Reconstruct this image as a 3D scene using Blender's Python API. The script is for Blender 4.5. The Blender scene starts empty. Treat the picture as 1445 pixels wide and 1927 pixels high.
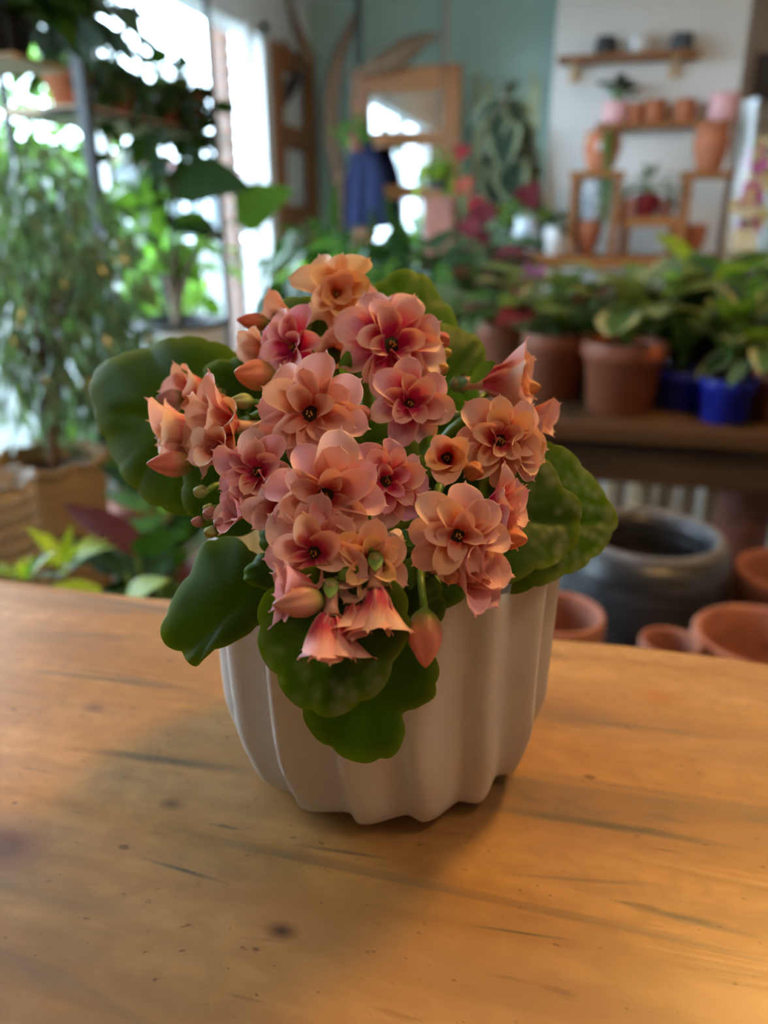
import bpy, bmesh, math, random
from math import sin, cos, pi, radians, sqrt, atan2, exp
from mathutils import Vector, Matrix, noise
R = random.Random(11)
V = Vector
SC = bpy.context.scene
COL = SC.collection

# ------------------------------------------------------------------ camera
H = 1.18                      # camera height; counter top lies S*0.203 below
S = 0.8
ZT = H - 0.203*S              # counter top
YAW, PIT, F = radians(14), radians(21), 1448.0
cd = bpy.data.cameras.new('camera'); cam = bpy.data.objects.new('camera', cd); COL.objects.link(cam)
cam.location = (0, 0, H); cam.rotation_euler = (pi/2-PIT, 0, YAW)
cd.sensor_fit = 'VERTICAL'; cd.sensor_height = 34.6; cd.sensor_width = 26; cd.lens = 34.6*F/1927
cd.clip_start = 0.01
cd.dof.use_dof = True; cd.dof.focus_distance = 0.176; cd.dof.aperture_fstop = 9.0
SC.camera = cam
FW = V((-sin(YAW)*cos(PIT), cos(YAW)*cos(PIT), -sin(PIT))); RT = V((cos(YAW), sin(YAW), 0)); UP = RT.cross(FW)
CP = V((0, 0, H))
def DR(px, py): return FW + RT*((px-722.5)/F) - UP*((py-963.5)/F)
def PD(px, py, d): return CP + DR(px, py)*d
def PY(px, py, Y): d = DR(px, py); return CP + d*(Y/d.y)
def PX(px, py, X): d = DR(px, py); return CP + d*(X/d.x)
def PZ(px, py, z): d = DR(px, py); return CP + d*((z-H)/d.z)
def MPP(p): return (p-CP).dot(FW)/F

# ------------------------------------------------------------------ light
w = bpy.data.worlds.new('world'); SC.world = w; w.use_nodes = True
bg = w.node_tree.nodes['Background']; bg.inputs[0].default_value = (0.70, 0.85, 1.0, 1); bg.inputs[1].default_value = 16.0
SC.view_settings.view_transform = 'Standard'; SC.view_settings.look = 'None'
SC.view_settings.gamma = 1; SC.view_settings.use_curve_mapping = False
SC.view_settings.exposure = 0.22
XW = -1.81; YB = 5.3; ZC = 2.42; YF = -2.4; XR = 3.4      # room: left wall, back wall, ceiling, front wall, right wall
WZ0, WZ1, WY0, WY1 = 0.30, 2.10, 0.35, 4.50              # window opening in the left wall
LAMP_W = 33.0
LAMPS = [((0.36, 0.80, 2.00), LAMP_W, (1.0, 0.56, 0.16)), ((1.7, 3.0, 2.05), 12.0, (1.0, 0.72, 0.42)), ((0.42, -0.02, 2.05), 6.5, (1.0, 0.70, 0.40))]  # second added to brighten the back shelves, third to brighten the flowers

# ------------------------------------------------------------------ materials
def nt(name):
    m = bpy.data.materials.new(name); m.use_nodes = True; t = m.node_tree; t.nodes.clear()
    return m, t
def N(t, typ, **k):
    n = t.nodes.new('ShaderNode'+typ)
    for a, b in k.items():
        if a.startswith('i_'):
            n.inputs[a[2:].replace('_', ' ')].default_value = b
        else: setattr(n, a, b)
    return n
def L(t, a, b): t.links.new(a, b)
def ramp(t, stops, fac):
    n = N(t, 'ValToRGB'); e = n.color_ramp.elements
    while len(e) < len(stops): e.new(0.5)
    for q, (p, c) in zip(e, stops):
        q.position = p; q.color = (*c, 1) if len(c) == 3 else c
    L(t, fac, n.inputs[0]); return n.outputs[0]
def mixc(t, fac, a, b, mode='MIX'):
    n = N(t, 'Mix', data_type='RGBA', blend_type=mode)
    for s, x in ((0, fac), (6, a), (7, b)):
        if hasattr(x, 'is_output'): L(t, x, n.inputs[s])
        elif s == 0: n.inputs[0].default_value = x
        else: n.inputs[s].default_value = (*x, 1)
    return n.outputs[2]
def finish(m, t, col, rough=.5, spec=.5, metal=0, bump=None, trans=None, tfac=.3, coat=0):
    p = N(t, 'BsdfPrincipled'); o = N(t, 'OutputMaterial')
    if hasattr(col, 'is_output'): L(t, col, p.inputs['Base Color'])
    else: p.inputs['Base Color'].default_value = (*col, 1)
    if hasattr(rough, 'is_output'): L(t, rough, p.inputs['Roughness'])
    else: p.inputs['Roughness'].default_value = rough
    p.inputs['Specular IOR Level'].default_value = spec; p.inputs['Metallic'].default_value = metal
    p.inputs['Coat Weight'].default_value = coat; p.inputs['Coat Roughness'].default_value = .2
    if bump:
        b = N(t, 'Bump'); b.inputs['Strength'].default_value = bump[1]; b.inputs['Distance'].default_value = bump[2]
        L(t, bump[0], b.inputs['Height']); L(t, b.outputs[0], p.inputs['Normal'])
    sh = p.outputs[0]
    if trans is not None:
        tr = N(t, 'BsdfTranslucent')
        if hasattr(trans, 'is_output'): L(t, trans, tr.inputs[0])
        else: tr.inputs[0].default_value = (*trans, 1)
        mx = N(t, 'MixShader'); mx.inputs[0].default_value = tfac
        L(t, sh, mx.inputs[1]); L(t, tr.outputs[0], mx.inputs[2]); sh = mx.outputs[0]
    L(t, sh, o.inputs[0]); return m
def scl(c, k): return tuple(min(1, x*k) for x in c)
def plain(name, col, rough=.6, var=.12, scale=12, bump=.0, metal=0, spec=.5, coord='Object', bscale=None):
    m, t = nt(name); tc = N(t, 'TexCoord'); n = N(t, 'TexNoise', i_Scale=scale, i_Detail=4.0)
    L(t, tc.outputs[coord], n.inputs[0])
    c = ramp(t, [(.3, scl(col, 1-var)), (.7, scl(col, 1+var))], n.outputs[0])
    b = None
    if bump:
        n2 = N(t, 'TexNoise', i_Scale=bscale or scale*4, i_Detail=3.0); L(t, tc.outputs[coord], n2.inputs[0])
        b = (n2.outputs[0], bump, .01)
    return finish(m, t, c, rough, spec, metal, b)
def half(t, x):
    q = N(t, 'Math', operation='MULTIPLY'); q.inputs[1].default_value = .55; L(t, x, q.inputs[0]); return q.outputs[0]
def leafmat(name, col, col2, trans=(.25, .45, .04), tfac=.3, rough=.38, vein=None, edge=None, under=None, spec=.32):
    """u,v in the UV map run across and along the leaf; alike leaves differ by object random"""
    m, t = nt(name); oi = N(t, 'ObjectInfo'); uv = N(t, 'UVMap'); sp = N(t, 'SeparateXYZ'); L(t, uv.outputs[0], sp.inputs[0])
    n = N(t, 'TexNoise', i_Scale=6.0, i_Detail=2.0); L(t, uv.outputs[0], n.inputs[0])
    ad = N(t, 'Math', operation='ADD'); L(t, oi.outputs['Random'], ad.inputs[0]); L(t, n.outputs[0], ad.inputs[1])
    c = ramp(t, [(.3, col), (.9, col2)], half(t, ad.outputs[0]))
    ab = N(t, 'Math', operation='ABSOLUTE'); L(t, sp.outputs[0], ab.inputs[0])
    if vein:
        # paired pale bands along the side veins and the midrib
        w1 = N(t, 'Math', operation='MULTIPLY_ADD'); L(t, ab.outputs[0], w1.inputs[0]); w1.inputs[1].default_value = -.35; L(t, sp.outputs[1], w1.inputs[2])
        s1 = N(t, 'Math', operation='SINE'); m1 = N(t, 'Math', operation='MULTIPLY'); L(t, w1.outputs[0], m1.inputs[0]); m1.inputs[1].default_value = 46.0
        L(t, m1.outputs[0], s1.inputs[0])
        r1 = ramp(t, [(.55, (0, 0, 0)), (.75, (1, 1, 1))], s1.outputs[0])
        r2 = ramp(t, [(.06, (1, 1, 1)), (.16, (0, 0, 0))], ab.outputs[0])
        mx = N(t, 'Math', operation='MAXIMUM'); L(t, r1, mx.inputs[0]); L(t, r2, mx.inputs[1])
        c = mixc(t, mx.outputs[0], c, vein)
    if edge:
        c = mixc(t, ramp(t, [(.55, (0, 0, 0)), (.85, (1, 1, 1))], ab.outputs[0]), c, edge)
    if under:
        g = N(t, 'NewGeometry'); c = mixc(t, g.outputs['Backfacing'], c, under)
    return finish(m, t, c, rough, spec, 0, None, trans, tfac)
def woodmat(name, c1, c2, sc=(1.5, 22, 22), rough=.5, dark=None):
    m, t = nt(name); tc = N(t, 'TexCoord'); mp = N(t, 'Mapping'); mp.inputs['Scale'].default_value = sc
    L(t, tc.outputs['Object'], mp.inputs[0])
    n = N(t, 'TexNoise', i_Scale=2.0, i_Detail=5.0, i_Distortion=.6); L(t, mp.outputs[0], n.inputs[0])
    c = ramp(t, [(.35, c1), (.65, c2)], n.outputs[0])
    return finish(m, t, c, rough, .4, 0, (n.outputs[0], .15, .01))
M = {}
M['white_wall'] = plain('white_wall_paint', (.74, .73, .72), .8, .04, 3, .05)
M['teal_wall'] = plain('teal_wall_paint', (.42, .57, .51), .8, .05, 2, .05)
M['grey_wall'] = plain('grey_wall_paint', (.40, .36, .33), .8, .05, 2, .05)
M['ceiling'] = plain('ceiling_paint', (.8, .79, .77), .85, .03, 3, .03)
M['floor'] = plain('grey_floor', (.30, .30, .29), .6, .2, 4, .1)
M['frame_white'] = plain('white_frame', (.78, .79, .8), .4, .04, 8)
M['metal_black'] = plain('black_metal', (.018, .021, .026), .45, .2, 30)
M['terracotta'] = plain('terracotta', (.42, .135, .06), .75, .2, 30, .25)
M['terra_dark'] = plain('dark_terracotta', (.28, .10, .07), .75, .25, 30, .25)
M['terra_mid'] = plain('aged_terracotta', (.36, .135, .085), .75, .2, 30, .25)
M['terra_plastic'] = plain('terracotta_plastic', (.34, .105, .05), .5, .12, 18, .05)
M['blue'] = plain('blue_plastic', (.012, .03, .42), .4, .1, 20)
M['pink'] = plain('pink_glaze', (.75, .40, .42), .45, .1, 20)
M['white_glaze'] = plain('white_glaze', (.72, .72, .73), .35, .05, 20)
M['charcoal'] = plain('charcoal_glaze', (.03, .03, .035), .5, .2, 30)
M['slate'] = plain('slate_glaze', (.06, .065, .075), .5, .2, 30)
M['soil'] = plain('soil', (.035, .022, .014), .95, .5, 90, .8)
M['wood'] = woodmat('orange_wood', (.24, .085, .02), (.37, .15, .04))
M['wood_z'] = woodmat('orange_wood_upright', (.20, .072, .018), (.32, .122, .034), (22, 22, 1.5))
M['wood_pale'] = woodmat('pale_wood', (.50, .36, .22), (.66, .50, .34), (18, 18, 2))
M['wood_dark'] = woodmat('dark_wood', (.030, .016, .008), (.075, .040, .018), (1.5, 24, 24), .65)
M['wood_bench'] = woodmat('bench_plank_wood', (.05, .025, .010), (.10, .05, .02), (1.5, 24, 24), .6)
M['wood_board'] = woodmat('shelf_board_wood', (.42, .32, .20), (.60, .47, .32), (2, 20, 20), .6)
M['brick'] = plain('brick_clay', (.13, .058, .034), .85, .25, 9, .3)
M['mortar'] = plain('mortar', (.10, .09, .08), .9, .1, 30, .3)
M['dry'] = plain('dried_palm', (.20, .12, .07), .8, .3, 14, .2)
M['cane'] = plain('yellow_cane', (.62, .58, .26), .6, .15, 14)
M['rope'] = plain('rope', (.42, .34, .25), .9, .2, 60, .4)
M['rope_dark'] = plain('dark_strap', (.07, .09, .09), .8, .2, 60, .2)
M['navy'] = plain('navy_cloth', (.006, .012, .055), .9, .2, 40, .2)
M['stem'] = plain('green_stem', (.10, .22, .03), .5, .2, 20)
M['stem_brown'] = plain('brown_stem', (.12, .07, .035), .7, .2, 20)
M['wicker_under'] = plain('wicker_shadow', (.20, .10, .04), .8, .2, 20)
M['pavement'] = plain('asphalt', (.085, .09, .09), .9, .1, 3)
M['facade'] = plain('blue_grey_facade', (.05, .062, .07), .8, .06, 2)
M['facade_red'] = plain('red_trim', (.11, .03, .03), .7, .1, 2)
M['pane_dark'] = plain('dark_pane', (.06, .09, .12), .15, .1, 2)
M['bark'] = plain('bark', (.12, .08, .05), .9, .3, 20, .4)
def wicker(name, a, b):
    m, t = nt(name); uv = N(t, 'UVMap'); w1 = N(t, 'TexWave', bands_direction='Y', i_Scale=11.0, i_Distortion=.6); L(t, uv.outputs[0], w1.inputs[0])
    w2 = N(t, 'TexWave', bands_direction='X', i_Scale=9.0); L(t, uv.outputs[0], w2.inputs[0])
    mu = N(t, 'Math', operation='MULTIPLY'); L(t, w1.outputs[0], mu.inputs[0]); L(t, w2.outputs[0], mu.inputs[1])
    return finish(m, t, ramp(t, [(.0, a), (.6, b)], w1.outputs[0]), .75, .3, 0, (mu.outputs[0], .8, .01))
M['wicker'] = wicker('wicker', (.36, .21, .09), (.60, .41, .21))
M['wicker_white'] = wicker('white_wicker', (.48, .38, .30), (.75, .68, .62))
def glassmat():
    m, t = nt('window_glass'); tr = N(t, 'BsdfTransparent'); tr.inputs[0].default_value = (.93, .97, .98, 1)
    gl = N(t, 'BsdfGlossy'); gl.inputs['Roughness'].default_value = .02
    fr = N(t, 'LayerWeight'); fr.inputs[0].default_value = .5; pw = N(t, 'Math', operation='POWER'); L(t, fr.outputs['Facing'], pw.inputs[0]); pw.inputs[1].default_value = 5.0
    mx = N(t, 'MixShader'); o = N(t, 'OutputMaterial')
    L(t, pw.outputs[0], mx.inputs[0]); L(t, tr.outputs[0], mx.inputs[1]); L(t, gl.outputs[0], mx.inputs[2]); L(t, mx.outputs[0], o.inputs[0])
    return m
M['glass'] = glassmat()
def sleevemat():
    m, t = nt('clear_plastic_film'); tr = N(t, 'BsdfTransparent'); tr.inputs[0].default_value = (.95, .97, .98, 1)
    gl = N(t, 'BsdfGlossy'); gl.inputs['Roughness'].default_value = .12
    fr = N(t, 'LayerWeight'); fr.inputs[0].default_value = .5
    n = N(t, 'TexNoise', i_Scale=9.0); mp = N(t, 'Mapping'); mp.inputs['Scale'].default_value = (8, 8, .6); tc = N(t, 'TexCoord')
    L(t, tc.outputs['Object'], mp.inputs[0]); L(t, mp.outputs[0], n.inputs[0])
    mu = N(t, 'Math', operation='MULTIPLY'); L(t, fr.outputs['Facing'], mu.inputs[0]); L(t, n.outputs[0], mu.inputs[1])
    mx = N(t, 'MixShader'); o = N(t, 'OutputMaterial'); L(t, mu.outputs[0], mx.inputs[0]); L(t, tr.outputs[0], mx.inputs[1]); L(t, gl.outputs[0], mx.inputs[2]); L(t, mx.outputs[0], o.inputs[0])
    return m
M['film'] = sleevemat()
def mirrormat():
    m, t = nt('mirror'); n = N(t, 'TexNoise', i_Scale=5.0); tc = N(t, 'TexCoord'); L(t, tc.outputs['Object'], n.inputs[0])
    return finish(m, t, (.8, .83, .85), ramp(t, [(.3, (.02, .02, .02)), (.7, (.05, .05, .05))], n.outputs[0]), .5, 1)
M['mirror'] = mirrormat()
def emis(name, c, s):
    m, t = nt(name); e = N(t, 'Emission'); e.inputs[0].default_value = (*c, 1); e.inputs[1].default_value = s
    o = N(t, 'OutputMaterial'); L(t, e.outputs[0], o.inputs[0]); return m
M['bulb'] = emis('lit_bulb', (1, .65, .3), 12)
# leaves
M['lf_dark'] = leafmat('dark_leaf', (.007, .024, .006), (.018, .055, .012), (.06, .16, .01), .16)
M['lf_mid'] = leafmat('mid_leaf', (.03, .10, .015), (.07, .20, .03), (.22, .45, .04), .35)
M['lf_bright'] = leafmat('bright_leaf', (.08, .24, .02), (.16, .36, .04), (.35, .65, .06), .45)
M['lf_lime'] = leafmat('lime_leaf', (.22, .34, .02), (.34, .44, .03), (.5, .65, .03), .35)
M['lf_grey'] = leafmat('grey_green_leaf', (.07, .13, .07), (.16, .24, .14), (.2, .35, .1), .3, .3)
M['lf_willow'] = leafmat('weeping_fig_leaf', (.04, .08, .03), (.11, .17, .085), (.25, .38, .15), .3, .2, spec=.9)
M['lf_cala'] = leafmat('striped_leaf', (.015, .06, .012), (.04, .13, .025), (.2, .35, .06), .25, .35, vein=(.30, .38, .17), under=(.13, .03, .05))
M['lf_edge'] = leafmat('cream_edged_leaf', (.04, .10, .03), (.09, .17, .06), (.25, .4, .1), .25, .4, edge=(.46, .48, .28))
M['lf_rubber'] = leafmat('rubber_plant_leaf', (.018, .034, .022), (.05, .07, .042), (.12, .18, .07), .15, .4, edge=(.27, .29, .17))
M['lf_red'] = leafmat('red_leaf', (.26, .022, .03), (.42, .06, .05), (.5, .07, .06), .25)
M['lf_wine'] = leafmat('wine_leaf', (.07, .012, .015), (.15, .02, .03), (.3, .03, .04), .25)
M['lf_mon'] = leafmat('fig_leaf', (.02, .06, .012), (.05, .13, .02), (.25, .5, .04), .45, .3)
M['pt_white'] = leafmat('white_petal', (.62, .60, .52), (.72, .68, .48), (.7, .68, .5), .4, .5)
M['pt_purple'] = leafmat('purple_petal', (.42, .10, .36), (.55, .22, .5), (.5, .15, .45), .4, .5)

# ------------------------------------------------------------------ mesh helpers
class MB:
    def __init__(s): s.v, s.f, s.uv = [], [], []
    def add(s, v, f, uv=None, T=None):
        o = len(s.v)
        s.v += [T @ V(p) for p in v] if T else [V(p) for p in v]
        s.f += [tuple(o+i for i in q) for q in f]
        s.uv += uv if uv else [(0, 0)]*len(v)
        return s
    def box(s, x0, x1, y0, y1, z0, z1, T=None, bev=0.0):
        if bev <= 0:
            v = [(x, y, z) for z in (z0, z1) for y in (y0, y1) for x in (x0, x1)]
            return s.add(v, [(0, 2, 3, 1), (4, 5, 7, 6), (0, 1, 5, 4), (2, 6, 7, 3), (0, 4, 6, 2), (1, 3, 7, 5)], None, T)
        bm = bmesh.new(); bmesh.ops.create_cube(bm, size=1)
        for q in bm.verts: q.co = V(((x0+x1)/2+q.co.x*(x1-x0), (y0+y1)/2+q.co.y*(y1-y0), (z0+z1)/2+q.co.z*(z1-z0)))
        bmesh.ops.bevel(bm, geom=bm.edges[:], offset=bev, segments=2, profile=.5, affect='EDGES')
        bm.verts.index_update()
        s.add([q.co.copy() for q in bm.verts], [tuple(q.index for q in p.verts) for p in bm.faces], None, T); bm.free(); return s
    def tube(s, pts, rad, seg=6, cap=True):
        pts = [V(p) for p in pts]; n = len(pts)
        if not hasattr(rad, '__len__'): rad = [rad]*n
        v, uv = [], []
        ref = V((0, 0, 1))
        for i, p in enumerate(pts):
            d = (pts[min(i+1, n-1)]-pts[max(i-1, 0)]).normalized()
            if abs(d.dot(ref)) > .95: ref = V((1, .2, 0)).normalized()
            a = d.cross(ref).normalized(); b = d.cross(a)
            for k in range(seg):
                q = 2*pi*k/seg
                v.append(p+(a*cos(q)+b*sin(q))*rad[i]); uv.append((k/seg, i/max(1, n-1)))
        f = [(i*seg+k, i*seg+(k+1) % seg, (i+1)*seg+(k+1) % seg, (i+1)*seg+k) for i in range(n-1) for k in range(seg)]
        if cap: f += [tuple(range(seg))[::-1], tuple((n-1)*seg+k for k in range(seg))]
        return s.add(v, f, uv)
    def lathe(s, prof, seg=32, T=None, fn=None, close=True):
        n = len(prof); v, uv = [], []
        tot = 0; ln = [0]
        for i in range(1, n): tot += math.dist(prof[i], prof[i-1]); ln.append(tot)
        for i, (r, z) in enumerate(prof):
            for k in range(seg):
                a = 2*pi*k/seg; rr = fn(r, z, a, i) if fn else r
                v.append((rr*cos(a), rr*sin(a), z)); uv.append((6*k/seg, ln[i]/max(tot, 1e-6)))
        f = [(i*seg+k, i*seg+(k+1) % seg, (i+1)*seg+(k+1) % seg, (i+1)*seg+k) for i in range(n-1) for k in range(seg)]
        if close:
            f += [tuple(range(seg))[::-1], tuple((n-1)*seg+k for k in range(seg))]
        return s.add(v, f, uv, T)
    def mesh(s, name, mat=None, smooth=True):
        me = bpy.data.meshes.new(name); me.from_pydata([tuple(p) for p in s.v], [], s.f)
        ul = me.uv_layers.new(name='UVMap')
        idx = [0]*len(me.loops); me.loops.foreach_get('vertex_index', idx)
        ul.data.foreach_set('uv', [c for i in idx for c in s.uv[i]])
        if smooth: me.polygons.foreach_set('use_smooth', [True]*len(me.polygons))
        if mat: me.materials.append(M[mat] if isinstance(mat, str) else mat)
        me.update(); return me
    def build(s, name, mat, parent=None, T=None, smooth=True):
        return ob(name, s.mesh(name, mat, smooth), parent, T)
def tag(o, label=None, cat=None, group=None, kind=None):
    for k, x in (('label', label), ('category', cat), ('group', group), ('kind', kind)):
        if x: o[k] = x
    return o
BASE = {}
def ob(name, me, parent=None, T=None):
    """T is in world space; thing roots are pure translations, whose offset is taken out again"""
    o = bpy.data.objects.new(name, me); COL.objects.link(o)
    T = T if T else Matrix.Identity(4)
    if parent is not None:
        o.parent = parent
        if parent.name in BASE: T = Matrix.Translation(-BASE[parent.name]) @ T
    o.matrix_basis = T
    return o
def root(name, loc, label, cat, group=None, kind=None):
    o = bpy.data.objects.new(name, None); COL.objects.link(o); o.location = loc; o.empty_display_size = .05
    BASE[o.name] = V(loc)
    return tag(o, label, cat, group, kind)
def sub(name, me, parent, T=None):
    """sub-part: T local to the part"""
    o = bpy.data.objects.new(name, me); COL.objects.link(o); o.parent = parent
    o.matrix_basis = T if T else Matrix.Identity(4); return o
def frame(p, d, n, sx=1, sy=1, sz=1):
    y = V(d).normalized(); x = y.cross(V(n))
    if x.length < 1e-5: x = y.cross(V((1, .3, .2)))
    x.normalize(); z = x.cross(y)
    return Matrix(((x.x*sx, y.x*sy, z.x*sz, p[0]), (x.y*sx, y.y*sy, z.y*sz, p[1]), (x.z*sx, y.z*sy, z.z*sz, p[2]), (0, 0, 0, 1)))
def bez(a, b, c, n=6): return [a*(1-t)**2+b*2*t*(1-t)+c*t*t for t in [i/n for i in range(n+1)]]
def leafgeo(hw, nl=7, nw=4, fold=.15, droop=.15, wave=.0, thick=0):
    """leaf of unit length along +Y, hw(t) half width; returns verts, faces, uv"""
    v, uv = [], []
    for i in range(nl+1):
        t = i/nl
        for j in range(nw+1):
            u = -1+2*j/nw; x = u*hw(t)
            v.append((x, t*(1-.1*droop*t), fold*abs(x)-droop*t*t+wave*sin(9*t+2*u)*abs(u))); uv.append((u, t))
    f = [(i*(nw+1)+j, i*(nw+1)+j+1, (i+1)*(nw+1)+j+1, (i+1)*(nw+1)+j) for i in range(nl) for j in range(nw)]
    return v, f, uv
OV = lambda W, a=.8: (lambda t: W*max(.0, sin(pi*t**a))**.85+.004)
LG = {'ovate': leafgeo(OV(.30, .72), 6, 4, .18, .18, .01), 'lance': leafgeo(OV(.13, .8), 6, 2, .3, .25),
      'strap': leafgeo(lambda t: .055*(1-t**4)+.004, 6, 2, .5, .35), 'round': leafgeo(OV(.42, .6), 6, 4, .12, .15, .02),
      'oblong': leafgeo(lambda t: .27*(sin(pi*min(1, max(0, t*.96+.02))))**.5+.004, 7, 4, .2, .22, .012),
      'small': leafgeo(OV(.24, .8), 3, 2, .25, .15)}
LM = {}
def lmesh(shape, mat):
    k = shape+'|'+mat
    if k not in LM: LM[k] = MB().add(*LG[shape]).mesh('leaf_'+shape, mat)
    return LM[k]
def pot_prof(rt, rb, h, lip=.0, th=None):
    th = th or rt*.09
    p = [(rb*.86, 0), (rb, h*.015)]
    if lip: p += [(rb+(rt-rb)*.78, h*.76), (rt+lip*.2, h*.77), (rt+lip, h*.79), (rt+lip, h*.985), (rt+lip*.7, h)]
    else: p += [(rb+(rt-rb)*.5, h*.5), (rt*.995, h*.97), (rt, h*.99), (rt-th*.3, h)]
    return p+[(rt-th*.8, h), (rt-th, h*.97), (rt-th*1.15, h*.8), (rb*.8, h*.2), (rb*.5, h*.16)]
def potmesh(rt, rb, h, mat, lip=0, seg=28, fn=None): return MB().lathe(pot_prof(rt, rb, h, lip), seg, fn=fn).mesh('pot', mat)
def soil(parent, p, r):
    return MB().lathe([(r, -.004), (r*.9, .003), (r*.4, .006), (.001, .007)], 18).build('soil', 'soil', parent, Matrix.Translation(p))
def rvec(): return V((R.gauss(0, 1), R.gauss(0, 1), R.gauss(0, 1))).normalized()
def leaf_at(parent, me, p, d, n, l, wf=1.0):
    return ob('leaf', me, parent, frame(p, d, n, l*wf, l, l))
def rosette(rt, top, n, me, l, rise, spread, el=(20, 75), stemr=.0025, stemmat='stem', wf=1.0, az0=0, arc=2*pi, flop=.35):
    """leaves on stalks out of one crown"""
    st = MB()
    for i in range(n):
        az = az0+arc*(i+R.random()*.8)/n; e = radians(R.uniform(*el)); s = R.uniform(.55, 1)
        o = V((cos(az), sin(az), 0))
        p1 = V(top)+o*spread*cos(e)*s+V((0, 0, rise*(.35+.65*sin(e))*R.uniform(.75, 1.05)))
        st.tube(bez(V(top), V(top)+V((0, 0, rise*.5))+o*spread*.15, p1, 5), [stemr*1.3, stemr*1.2, stemr, stemr, stemr*.9, stemr*.8], 5)
        ee = e-flop-R.uniform(0, .5); d = o*cos(ee)+V((0, 0, sin(ee))); d = (d+rvec()*.18).normalized()
        nn = (V((0, 0, 1))*cos(ee)-o*sin(ee)+rvec()*.25)
        leaf_at(rt, me[i % len(me)], p1, d, nn, R.uniform(*l), wf*R.uniform(.85, 1.15))
    st.build('stalk', stemmat, rt)
def spiky(rt, top, n, me, l, el=(25, 85), wf=1.0):
    for i in range(n):
        az = 2*pi*i*.618; e = radians(R.uniform(*el)); o = V((cos(az), sin(az), 0))
        leaf_at(rt, me[i % len(me)], V(top)+o*.006, o*cos(e)+V((0, 0, sin(e))), V((0, 0, 1))*cos(e)-o*sin(e), R.uniform(*l), wf)
def bush(rt, top, n, me, l, cen, rad, nb=9, stemmat='stem_brown', droop=.3, stuff=0, stuffmat=None, shape='small', sr=.004):
    st = MB(); tips = []
    for i in range(nb):
        d = rvec(); d.z = abs(d.z)*.6+.1
        e = V(cen)+V((d.x*rad[0], d.y*rad[1], d.z*rad[2]))*.85
        st.tube(bez(V(top), (V(top)*.4+V(cen)*.6)+V((0, 0, rad[2]*.2)), e, 6), [sr*1.6, sr*1.4, sr*1.2, sr, sr*.8, sr*.6, sr*.4], 5)
    st.build('stem', stemmat, rt)
    def one():
        q = rvec()*(R.random()**.33); p = V(cen)+V((q.x*rad[0], q.y*rad[1], q.z*rad[2]))
        d = (V((q.x, q.y, q.z*.5))+rvec()*.7+V((0, 0, -droop*2))).normalized()
        return p, d, V((0, 0, 1))+rvec()*.6, R.uniform(*l)
    for i in range(n):
        p, d, nn, ll = one(); leaf_at(rt, me[i % len(me)], p, d, nn, ll)
    if stuff:
        mb = MB()
        for i in range(stuff):
            p, d, nn, ll = one(); mb.add(*LG[shape], frame(p, d, nn, ll, ll, ll))
        tag(mb.build('foliage', stuffmat, rt), kind='stuff')
def trail(rt, start, n, me, l, out, drop, nl=9):
    st = MB()
    for i in range(n):
        az = 2*pi*(i+R.random())/n; o = V((cos(az), sin(az), 0))*out*R.uniform(.6, 1.2); dz = drop*R.uniform(.4, 1.0)
        a = V(start)+V((0, 0, .02)); b = a+o+V((0, 0, .05)); c = a+o*1.25+V((0, 0, -dz))
        pts = bez(a, b, c, 10); st.tube(pts, .0016, 4)
        for k in range(nl):
            t = 1+8.8*(k+R.random()*.6)/nl; p = pts[int(t)].lerp(pts[min(10, int(t)+1)], t % 1)
            d = (o.normalized()*.6+rvec()*.8+V((0, 0, -.6))).normalized()
            leaf_at(rt, me[(i+k) % len(me)], p, d, o.normalized()+V((0, 0, .5))+rvec()*.4, R.uniform(*l))
    st.build('vine', 'stem', rt)

# ------------------------------------------------------------------ room
def struct(name, mb, mat, label, parent=None):
    o = mb.build(name, mat, parent, smooth=False)
    if parent is None: tag(o, label, name.split('_')[0], kind='structure')
    return o
struct('floor', MB().box(XW-.15, XR+.15, YF-.15, YB+.15, -.1, 0), 'floor', 'grey shop floor seen beyond the counter')
struct('ceiling', MB().box(XW-.15, XR+.15, YF-.15, YB+.15, ZC, ZC+.1), 'ceiling', 'white ceiling strip above the teal wall')
struct('wall_back', MB().box(XW-.15, .6, YB, YB+.15, 0, ZC), 'teal_wall', 'teal painted back wall behind the mirror frame')
struct('wall_right_back', MB().box(.6, XR+.15, YB, YB+.15, 0, ZC), 'grey_wall', 'taupe wall at the far right with a black picture')
struct('wall_right', MB().box(XR, XR+.15, YF, YB, 0, ZC), 'white_wall', 'white wall on the right out of view')
struct('wall_front', MB().box(XW-.15, XR+.15, YF-.15, YF, 0, ZC), 'grey_wall', 'taupe wall behind the viewer')
wl = MB().box(XW-.15, XW, YF, YB, WZ1, ZC).box(XW-.15, XW, YF, YB, 0, WZ0).box(XW-.15, XW, WY1, YB, WZ0, WZ1).box(XW-.15, XW, YF, WY0, WZ0, WZ1)
struct('wall_left', wl, 'white_wall', 'white wall around the big shop window on the left')
YC = 4.6
cx0 = PY(1036, 200, YC).x; cx1 = PY(1398, 120, YC).x
struct('wall_chimney', MB().box(cx0, cx1, YC, YB, 0, ZC), 'white_wall', 'white chimney breast carrying two wooden shelves')
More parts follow.
